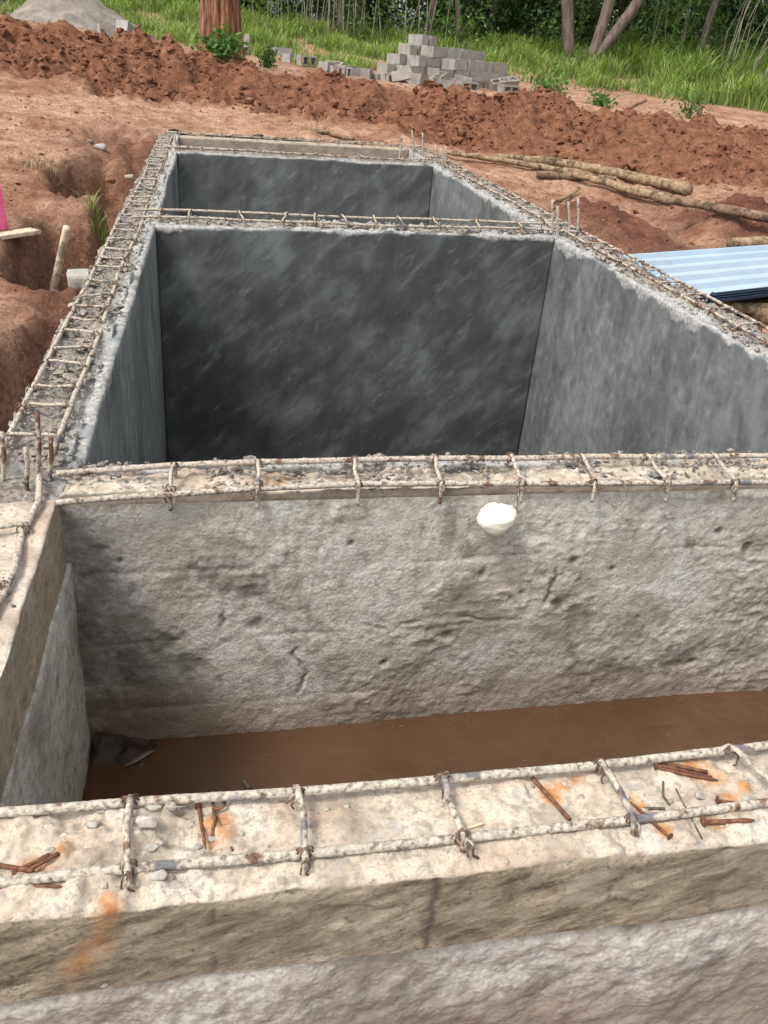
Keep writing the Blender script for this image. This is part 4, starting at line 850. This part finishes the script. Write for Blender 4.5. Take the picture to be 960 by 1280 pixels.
# clods of loose soil
def clods():
    ico = np.array([(0,0,1),(.894,0,.447),(.276,.851,.447),(-.724,.526,.447),(-.724,-.526,.447),(.276,-.851,.447),(.724,.526,-.447),(-.276,.851,-.447),(-.894,0,-.447),(-.276,-.851,-.447),(.724,-.526,-.447),(0,0,-1)])
    fi = np.array([(0,1,2),(0,2,3),(0,3,4),(0,4,5),(0,5,1),(1,6,2),(2,7,3),(3,8,4),(4,9,5),(5,10,1),(6,7,2),(7,8,3),(8,9,4),(9,10,5),(10,6,1),(11,7,6),(11,8,7),(11,9,8),(11,10,9),(11,6,10)])
    r = np.random.default_rng(21); N = 60000; X = r.uniform(-6, 11, N); Y = r.uniform(3, 16, N); fm = fresh_mask(X, Y)
    heap = np.clip(bump2(X, Y, 3.6, 7.0, 1.1, 1.9)+bump2(X, Y, 5.1, 7.4, 1.2, 1.4), 0, 1)
    gm = sstep(-.25, .4, fbm(np.stack([X, Y, X*0], 1), .9, 3, 12)); p = np.clip(fm*(.15+.85*gm)+heap*.30+.10*gm+.03, 0, 1)*((X < -.75) | (X > 2.65) | (Y > 11.3)); k = r.random(N) < p; X = X[k]; Y = Y[k]; fm = fm[k]; n = len(X)
    s = np.clip(r.lognormal(-4.2, .62, n), .005, .075)*(.5+.6*fm); Z = ground(X, Y)+s*.1
    D = ico[None]*(1+r.normal(0, .30, (n, 12, 1)))*np.stack([s, s*r.uniform(.6,1.1,n), s*r.uniform(.5,.9,n)], 1)[:,None,:]
    V = (D+np.stack([X, Y, Z], 1)[:,None,:]).reshape(-1, 3); Fc = (fi[None]+np.arange(n)[:,None,None]*12).reshape(-1, 3)
    tag(link('soil_clods', mesh_from('soil_clods', V, Fc, M['clod'], False)), 'loose clods of red soil strewn over the bank', 'soil', kind='stuff')
clods()

# ------------------------------------------------------------------ vegetation
def leaf_mesh(Cn, size, r, droop=.3, aspect=.42):
    n = len(Cn); d = r.normal(size=(n, 3)); d[:,2] -= droop; d /= np.linalg.norm(d, axis=1)[:,None]; q = r.normal(size=(n, 3)); s = np.cross(d, q); s /= np.linalg.norm(s, axis=1)[:,None]
    L = size*r.uniform(.6, 1.3, n); w = L*aspect
    V = np.stack([Cn, Cn+d*(L*.45)[:,None]+s*(w*.5)[:,None], Cn+d*L[:,None], Cn+d*(L*.45)[:,None]-s*(w*.5)[:,None]], 1).reshape(-1, 3)
    return V, np.arange(4*n).reshape(-1, 4)
def blades(X, Y, Z, H, wd, r, lean=.35):
    n = len(X); a = r.uniform(0, 2*math.pi, n); dx, dy = np.cos(a), np.sin(a); l = r.uniform(.3, 1, n)*lean*H; b = a+math.pi/2; wx, wy = np.cos(b)*wd/2, np.sin(b)*wd/2; V = []
    for t, wk in ((0,1.),(.45,.9),(.8,.55)):
        cx, cy, cz = X+dx*l*t*t, Y+dy*l*t*t, Z+H*t*(1-.18*t); V += [np.stack([cx-wx*wk, cy-wy*wk, cz], 1), np.stack([cx+wx*wk, cy+wy*wk, cz], 1)]
    for e in (-.06, .06): V.append(np.stack([X+dx*l*1.1+wx*e, Y+dy*l*1.1+wy*e, Z+H*.82+0*X], 1))
    V = np.stack(V, 1).reshape(-1, 3); o = np.arange(n)[:,None]*8
    return V, np.concatenate([o+np.array([0,1,3,2]), o+np.array([2,3,5,4]), o+np.array([4,5,7,6])])
def grass():
    r = np.random.default_rng(31); Vs = []; Fs = []; n0 = 0
    def add(X, Y, H, w, lean):
        nonlocal n0
        V, Fc = blades(X, Y, ground(X, Y)-.03, H, w, r, lean); Vs.append(V); Fs.append(Fc+n0); n0 += len(V)
    N = 105000; Y = r.uniform(18.6, 28.5, N); X = r.uniform(-9, 21, N); P = np.stack([X, Y, X*0], 1); n1 = fbm(P, .45, 4, 700); n2 = fbm(P, 1.3, 3, 701)
    front = np.interp(X, [-9,-3,1,3,6,9,13,21], [17.6,17.8,18.6,20.2,21.2,20.8,20.2,19.4])+1.0*n1
    tall = .24+sstep(4.5, 8, X)*.10+sstep(10.5, 13, X)*.28
    dens = sstep(-.6, 1.6, Y-front+.8*n2)*(.30+.70*sstep(-.25, .15, n2)); k = r.random(N) < dens; X, Y, n2, fr, tall = X[k], Y[k], n2[k], front[k], tall[k]
    H = (tall+.5*sstep(1, 6, Y-fr)*tall)*(.35+1.0*sstep(-.4, .4, n2))*r.uniform(.5, 1.3, len(X)); add(X, Y, H, .020+.016*H, .75)
    kd = r.random(len(X)) < .07; V, Fc = blades(X[kd], Y[kd], ground(X[kd], Y[kd])-.03, H[kd]*1.25, .014, r, .8); tag(link('dry_grass_stalks', mesh_from('dry_grass_stalks', V, Fc, M['dry'], False)), 'dry straw stalks mixed into the green grass', 'grass', kind='stuff')
    m = mesh_from('grass', np.concatenate(Vs), np.concatenate(Fs), M['grass'], False); tag(link('grass', m), 'bright green grass along the foot of the forest', 'grass', kind='stuff')
grass()
def tuft(px, py, z, n, h, label, mat='grass', wd=.012, sp=.06, name='grass_tuft', cat='grass', seed=0):
    r = np.random.default_rng(seed); p = at(px, py, z); X = p[0]+r.normal(0, sp, n); Y = p[1]+r.normal(0, sp, n); V, Fc = blades(X, Y, ground(X, Y)-.01, h*r.uniform(.5, 1.1, n), wd, r, .7); return solo(name, V, Fc, M[mat], label, cat, smooth=False)
tuft(131,294,-.42,110,.24,'bright green grass tuft in the hollow beside the left wall',seed=1,sp=.05)
tuft(157,250,-.2,18,.26,'thin weed growing against the left wall near the third chamber',seed=2,sp=.05)
tuft(107,212,-.03,36,.10,'small yellowish tuft on the packed soil left of the tank','dry',seed=3,sp=.06)
tuft(878,250,-.1,20,.12,'tiny weed between the dark pole and the soil bank',seed=4,sp=.05)
tuft(72,190,.02,200,.10,'patch of dry grass litter left of the tank','dry',.010,.22,'dry_grass','dry grass',5)
def weed(px, py, z0, h, w, n, label, seed, mat='weed', Y=None, size=.09):
    r = np.random.default_rng(seed)
    p = gp(px, py, z0) if Y is None else np.array([*atY(px, py, Y)[:2], 0]); g = ground1(p[0], p[1]); root = thing('leafy_weed', label, 'weed', (p[0], p[1], g)); st = []; tips = []
    for k in range(7):
        a = r.uniform(0, 6.28); q = np.array([math.cos(a)*w*r.uniform(.2,.9), math.sin(a)*w*r.uniform(.2,.9), h*r.uniform(.5,1)]); st.append(tube(smoothline([(0,0,-.03), q*np.array([.4,.4,.6]), q], 6), .006, 5)); tips.append(q)
    V, Fc = join(st); link('stems', mesh_from('stems', V, Fc, M[mat]), root).location = (0,0,0)
    T = np.array(tips)[r.integers(0, 7, n)]*r.uniform(.15, 1, (n, 1))+r.normal(0, w*.22, (n, 3)); T[:,2] = np.abs(T[:,2]); V, Q = leaf_mesh(T, size, r, .2)
    link('leaves', mesh_from('leaves', V, Q, M[mat], False), root).location = (0,0,0)
weed(268,78,.6,.30,.42,300,'dark leafy weeds round the foot of the big tree',41,Y=14.6,size=.12); weed(282,80,.6,.18,.42,220,'low weeds at the right foot of the big tree',46,Y=14.5,size=.11)
weed(335,90,.6,.34,.24,180,'leafy weed standing right of the big tree',42,Y=15.6); weed(690,128,.4,.32,.55,420,'spreading weed on the bare strip right of the block pile',43,Y=16.3)
weed(745,139,.4,.25,.35,240,'small green weed beside the broken branch',44,Y=15.4); weed(860,150,.4,.45,.45,150,'thin weed around the upright branch stump',45,Y=14.6)
def limb_tree(h, r0, lean, seed, fork=None, nl=7, top=.55):
    r = np.random.default_rng(seed); parts = []; tips = []
    def br(p, d, L, rad, lev):
        q = p+d*L; m = (p+q)/2+r.normal(0, L*.06, 3); parts.append(tube(smoothline([p, m, q], 10 if lev else 22, .02, seed), np.linspace(rad, rad*.55, 10 if lev else 22), 9 if lev == 0 else 6))
        if lev >= 1: tips.append((p+q)/2); tips.append(q)
        if lev < 2:
            for _ in range(nl if lev == 0 else 3):
                t = r.uniform(top if lev == 0 else .4, 1); dd = d+r.normal(0, .75, 3)+np.array([0,0,.25]); dd /= np.linalg.norm(dd); br(p+(q-p)*t, dd, L*r.uniform(.28, .45), rad*.42, lev+1)
    d = np.array([lean[0], lean[1], 1.]); d /= np.linalg.norm(d)
    if fork:
        parts.append(tube(smoothline([(0,0,-.15), (0,0,.35)], 5), np.linspace(r0*1.35, r0, 5), 10))
        for fx in fork: dd = np.array([fx, r.uniform(-.1,.1), 1.]); dd /= np.linalg.norm(dd); br(np.array([0,0,.25]), dd, h, r0*.68, 0)
    else:
        parts.append(tube(smoothline([(0,0,-.15), d*.3], 5), np.linspace(r0*1.4, r0*1.02, 5), 10)); br(d*.25, d, h, r0, 0)
    V, Fc = join(parts); return V, Fc, np.array(tips)
TREES = {}
def tree_kind(key, h, r0, lean, seed, fork=None, leaves=2600, size=.16, bark='bark2', leaf='leaf_dark', top=.55, spread=.55):
    V, Fc, tips = limb_tree(h, r0, lean, seed, fork, top=top); r = np.random.default_rng(seed+1); T = tips[r.integers(0, len(tips), leaves)]+r.normal(0, spread, (leaves, 3))*np.array([1,1,.7]); lv, lq = leaf_mesh(T, size, r, .35)
    TREES[key] = (mesh_from('trunk', V, Fc, M[bark]), mesh_from('crown', lv, lq, M[leaf], False))
def tree(key, x, y, label, group=None, rz=0, name='forest_tree', sc=1.):
    t = thing(name, label, 'tree', (x, y, ground1(x, y)-.03), group, rz, local=True); t.scale = (sc, sc, sc)
    for nm, me in zip(('trunk', 'crown'), TREES[key]): o = bpy.data.objects.new(nm, me); C.objects.link(o); o.parent = t
    return t
def big_tree():                               # thick fissured trunk right behind the soil bank
    p = atY(275, 75, 15.0); gz = ground1(p[0], p[1]); n, ns = 190, 90; zz = np.linspace(-.2, 6.5, n); th = np.linspace(0, 2*math.pi, ns, endpoint=False); Zg, Tg = np.meshgrid(zz, th, indexing='ij'); Z = Zg.ravel(); T = Tg.ravel()
    rad = .285*(1-.035*np.clip(Z, 0, 9))+.10*np.exp(-np.clip(Z, 0, 9)/.28); P = np.stack([np.cos(T)*2.6, np.sin(T)*2.6, Z*.55], 1)
    rad = rad+.034*fbm(P, 2.4, 4, 801, ridged=True)+.02*np.sin(T*5+1)*np.exp(-np.clip(Z, 0, 9)/.5)
    V = np.stack([np.cos(T)*rad+.02*Z, np.sin(T)*rad, Z], 1); i = np.arange(n-1)[:,None]*ns; j = np.arange(ns)[None,:]; k = (j+1) % ns; Q = np.stack([i+j, i+k, i+ns+k, i+ns+j], -1).reshape(-1, 4).tolist()
    v2, f2, tips = limb_tree(3.2, .2, (0,0), 77, None, 9, .2); v2 = v2+np.array([.12,0,6.2]); tips = tips+np.array([.12,0,6.2]); V, Fc = join([(V, Q), (v2, f2)])
    root = thing('big_tree', 'thick reddish-brown fissured tree trunk behind the soil bank', 'tree', (p[0], p[1], gz), local=True); link('trunk', mesh_from('trunk', V, Fc, M['bark']), root)
    r = np.random.default_rng(5); Tp = tips[r.integers(0, len(tips), 3500)]+r.normal(0, .5, (3500, 3)); lv, lq = leaf_mesh(Tp, .16, r, .3); link('crown', mesh_from('crown', lv, lq, M['leaf_mid'], False), root)
big_tree()
tree_kind('fork', 7.5, .22, (0,0), 51, (-.20,.06), 3200); tree_kind('lean', 7.5, .24, (.34,.05), 52, (.12,.42), 3200); tree_kind('slim', 8, .11, (.04,0), 53, None, 2200, top=.3); tree_kind('slim2', 7, .085, (-.1,.05), 54, None, 2000, top=.25, leaf='leaf_mid'); tree_kind('full', 6.5, .16, (.03,.03), 55, None, 5200, .18, top=.12, spread=.75)
def at_forest(px, py, Y): q = atY(px, py, Y); return q[0], Y
tree('fork', *at_forest(711,82,25.4), 'forked tree with two slender stems at the forest edge, right of centre'); tree('lean', *at_forest(738,82,25.2), 'tree with thick leaning twin stems, just right of the slender forked one')
tree('slim', *at_forest(866,90,26.0), 'very straight pale sapling at the forest edge, far right'); tree('slim2', *at_forest(576,60,26.5), 'crooked pale sapling rising behind the block pile')
tree('slim', *at_forest(4,25,21), 'brown trunk at the top left corner beside the sand heap', rz=1.); tree('slim', *at_forest(536,58,27.5), 'straight dark trunk behind the left end of the block pile', rz=2.)
rd = random.Random(4)
for k in range(34):
    Y = rd.uniform(28.5, 44); X = rd.uniform(-14, 30)*Y/34; tree(rd.choice(['full','full','slim','fork','full']), X, Y, 'tree standing within the shaded forest', 'trees deeper in the forest', rd.uniform(0, 6.28), sc=rd.uniform(.85, 1.35))
def undergrowth():
    r = np.random.default_rng(61)
    for nm, mat, cnt, n, xa, xb, ya, yb, hmax, size, asp, lb in (('forest_undergrowth', 'leaf_dark', 210, 950, -9.5, 21, 28.2, 36, 5.2, .17, .42, 'dark tangle of forest undergrowth behind the grass'),
            ('leafy_undergrowth', 'leaf_mid', 40, 520, -9.5, 21, 26.6, 30, 3.0, .15, .42, 'lighter green shrubs tangled along the forest edge'), ('bamboo_foliage', 'leaf_bright', 20, 480, 11.5, 21, 25.6, 28.5, 3.2, .24, .2, 'drooping pale green bamboo leaves at the right of the forest edge'), ('bright_shrubs', 'leaf_bright', 9, 420, -7, 9, 26.4, 28.0, 1.3, .15, .4, 'scattered bright low shrubs in front of the dark forest')):
        T = []
        for k in range(cnt):
            Y = r.uniform(ya, yb); X = r.uniform(xa, xb)*Y/27; h = hmax*r.uniform(.35, 1.15); w = r.uniform(.5, 1.3)
            cl = r.normal(0, 1, (9, 3))*np.array([w*.6, w*.5, h*.28])+np.array([0, 0, h*.5]); q = cl[r.integers(0, 9, n)]+r.normal(0, .22, (n, 3)); q[:,2] = np.abs(q[:,2]); T.append(q+np.array([X, Y, ground1(X, Y)]))
        V, Q = leaf_mesh(np.concatenate(T), size, r, .5, asp); tag(link(nm, mesh_from(nm, V, Q, M[mat], False)), lb, 'undergrowth', kind='stuff')
undergrowth()
def cane_clump(px, py, Y, n, spread, h, label, seed, lean=(0,0), leaves=500, leaf='leaf_mid'):
    r = np.random.default_rng(seed); q = atY(px, py, Y); g = ground1(q[0], q[1]); root = thing('cane_clump', label, 'cane clump', (q[0], q[1], g), local=True); tips = []
    for k in range(n):
        b = np.array([r.normal(0, spread), r.normal(0, spread*.5), -.05]); t = b+np.array([lean[0]*h+r.normal(0, .35), lean[1]*h+r.normal(0, .25), h*r.uniform(.7, 1.1)]); m = (b+t)/2+r.normal(0, .1, 3)+np.array([-lean[0]*.35*h, 0, .1])
        P = smoothline([b, m, t], 12); V, Fc = tube(P, np.linspace(.017, .006, 12)*r.uniform(.7, 1.2), 5); link('cane', mesh_from('cane', V, Fc, M['cane']), root); tips += [t, (m+t)/2]
    T = np.array(tips)[r.integers(0, len(tips), leaves)]+r.normal(0, .3, (leaves, 3)); V, Q = leaf_mesh(T, .18, r, .5, .2); link('leaves', mesh_from('leaves', V, Q, M[leaf], False), root)
cane_clump(425,45,25.8,30,.62,4.2,'dense clump of pale upright canes behind the grass, left of the block pile',71)
cane_clump(355,38,26.2,9,.35,4.2,'sparse pale canes left of the dense clump',72)
cane_clump(505,50,25.5,10,.5,3.8,'few crooked canes behind the left of the block pile',73,(.08,0))
cane_clump(905,100,24.6,9,.45,4.2,'arching pale canes leaning right at the right edge of the forest',74,(.22,0),700)
cane_clump(945,118,23.0,7,.25,2.2,'bare grey canes sprawling low at the right edge',75,(.4,0),60)
cane_clump(830,90,26.0,8,.5,4.,'thin pale canes between the leaning tree and the arching clump',76)
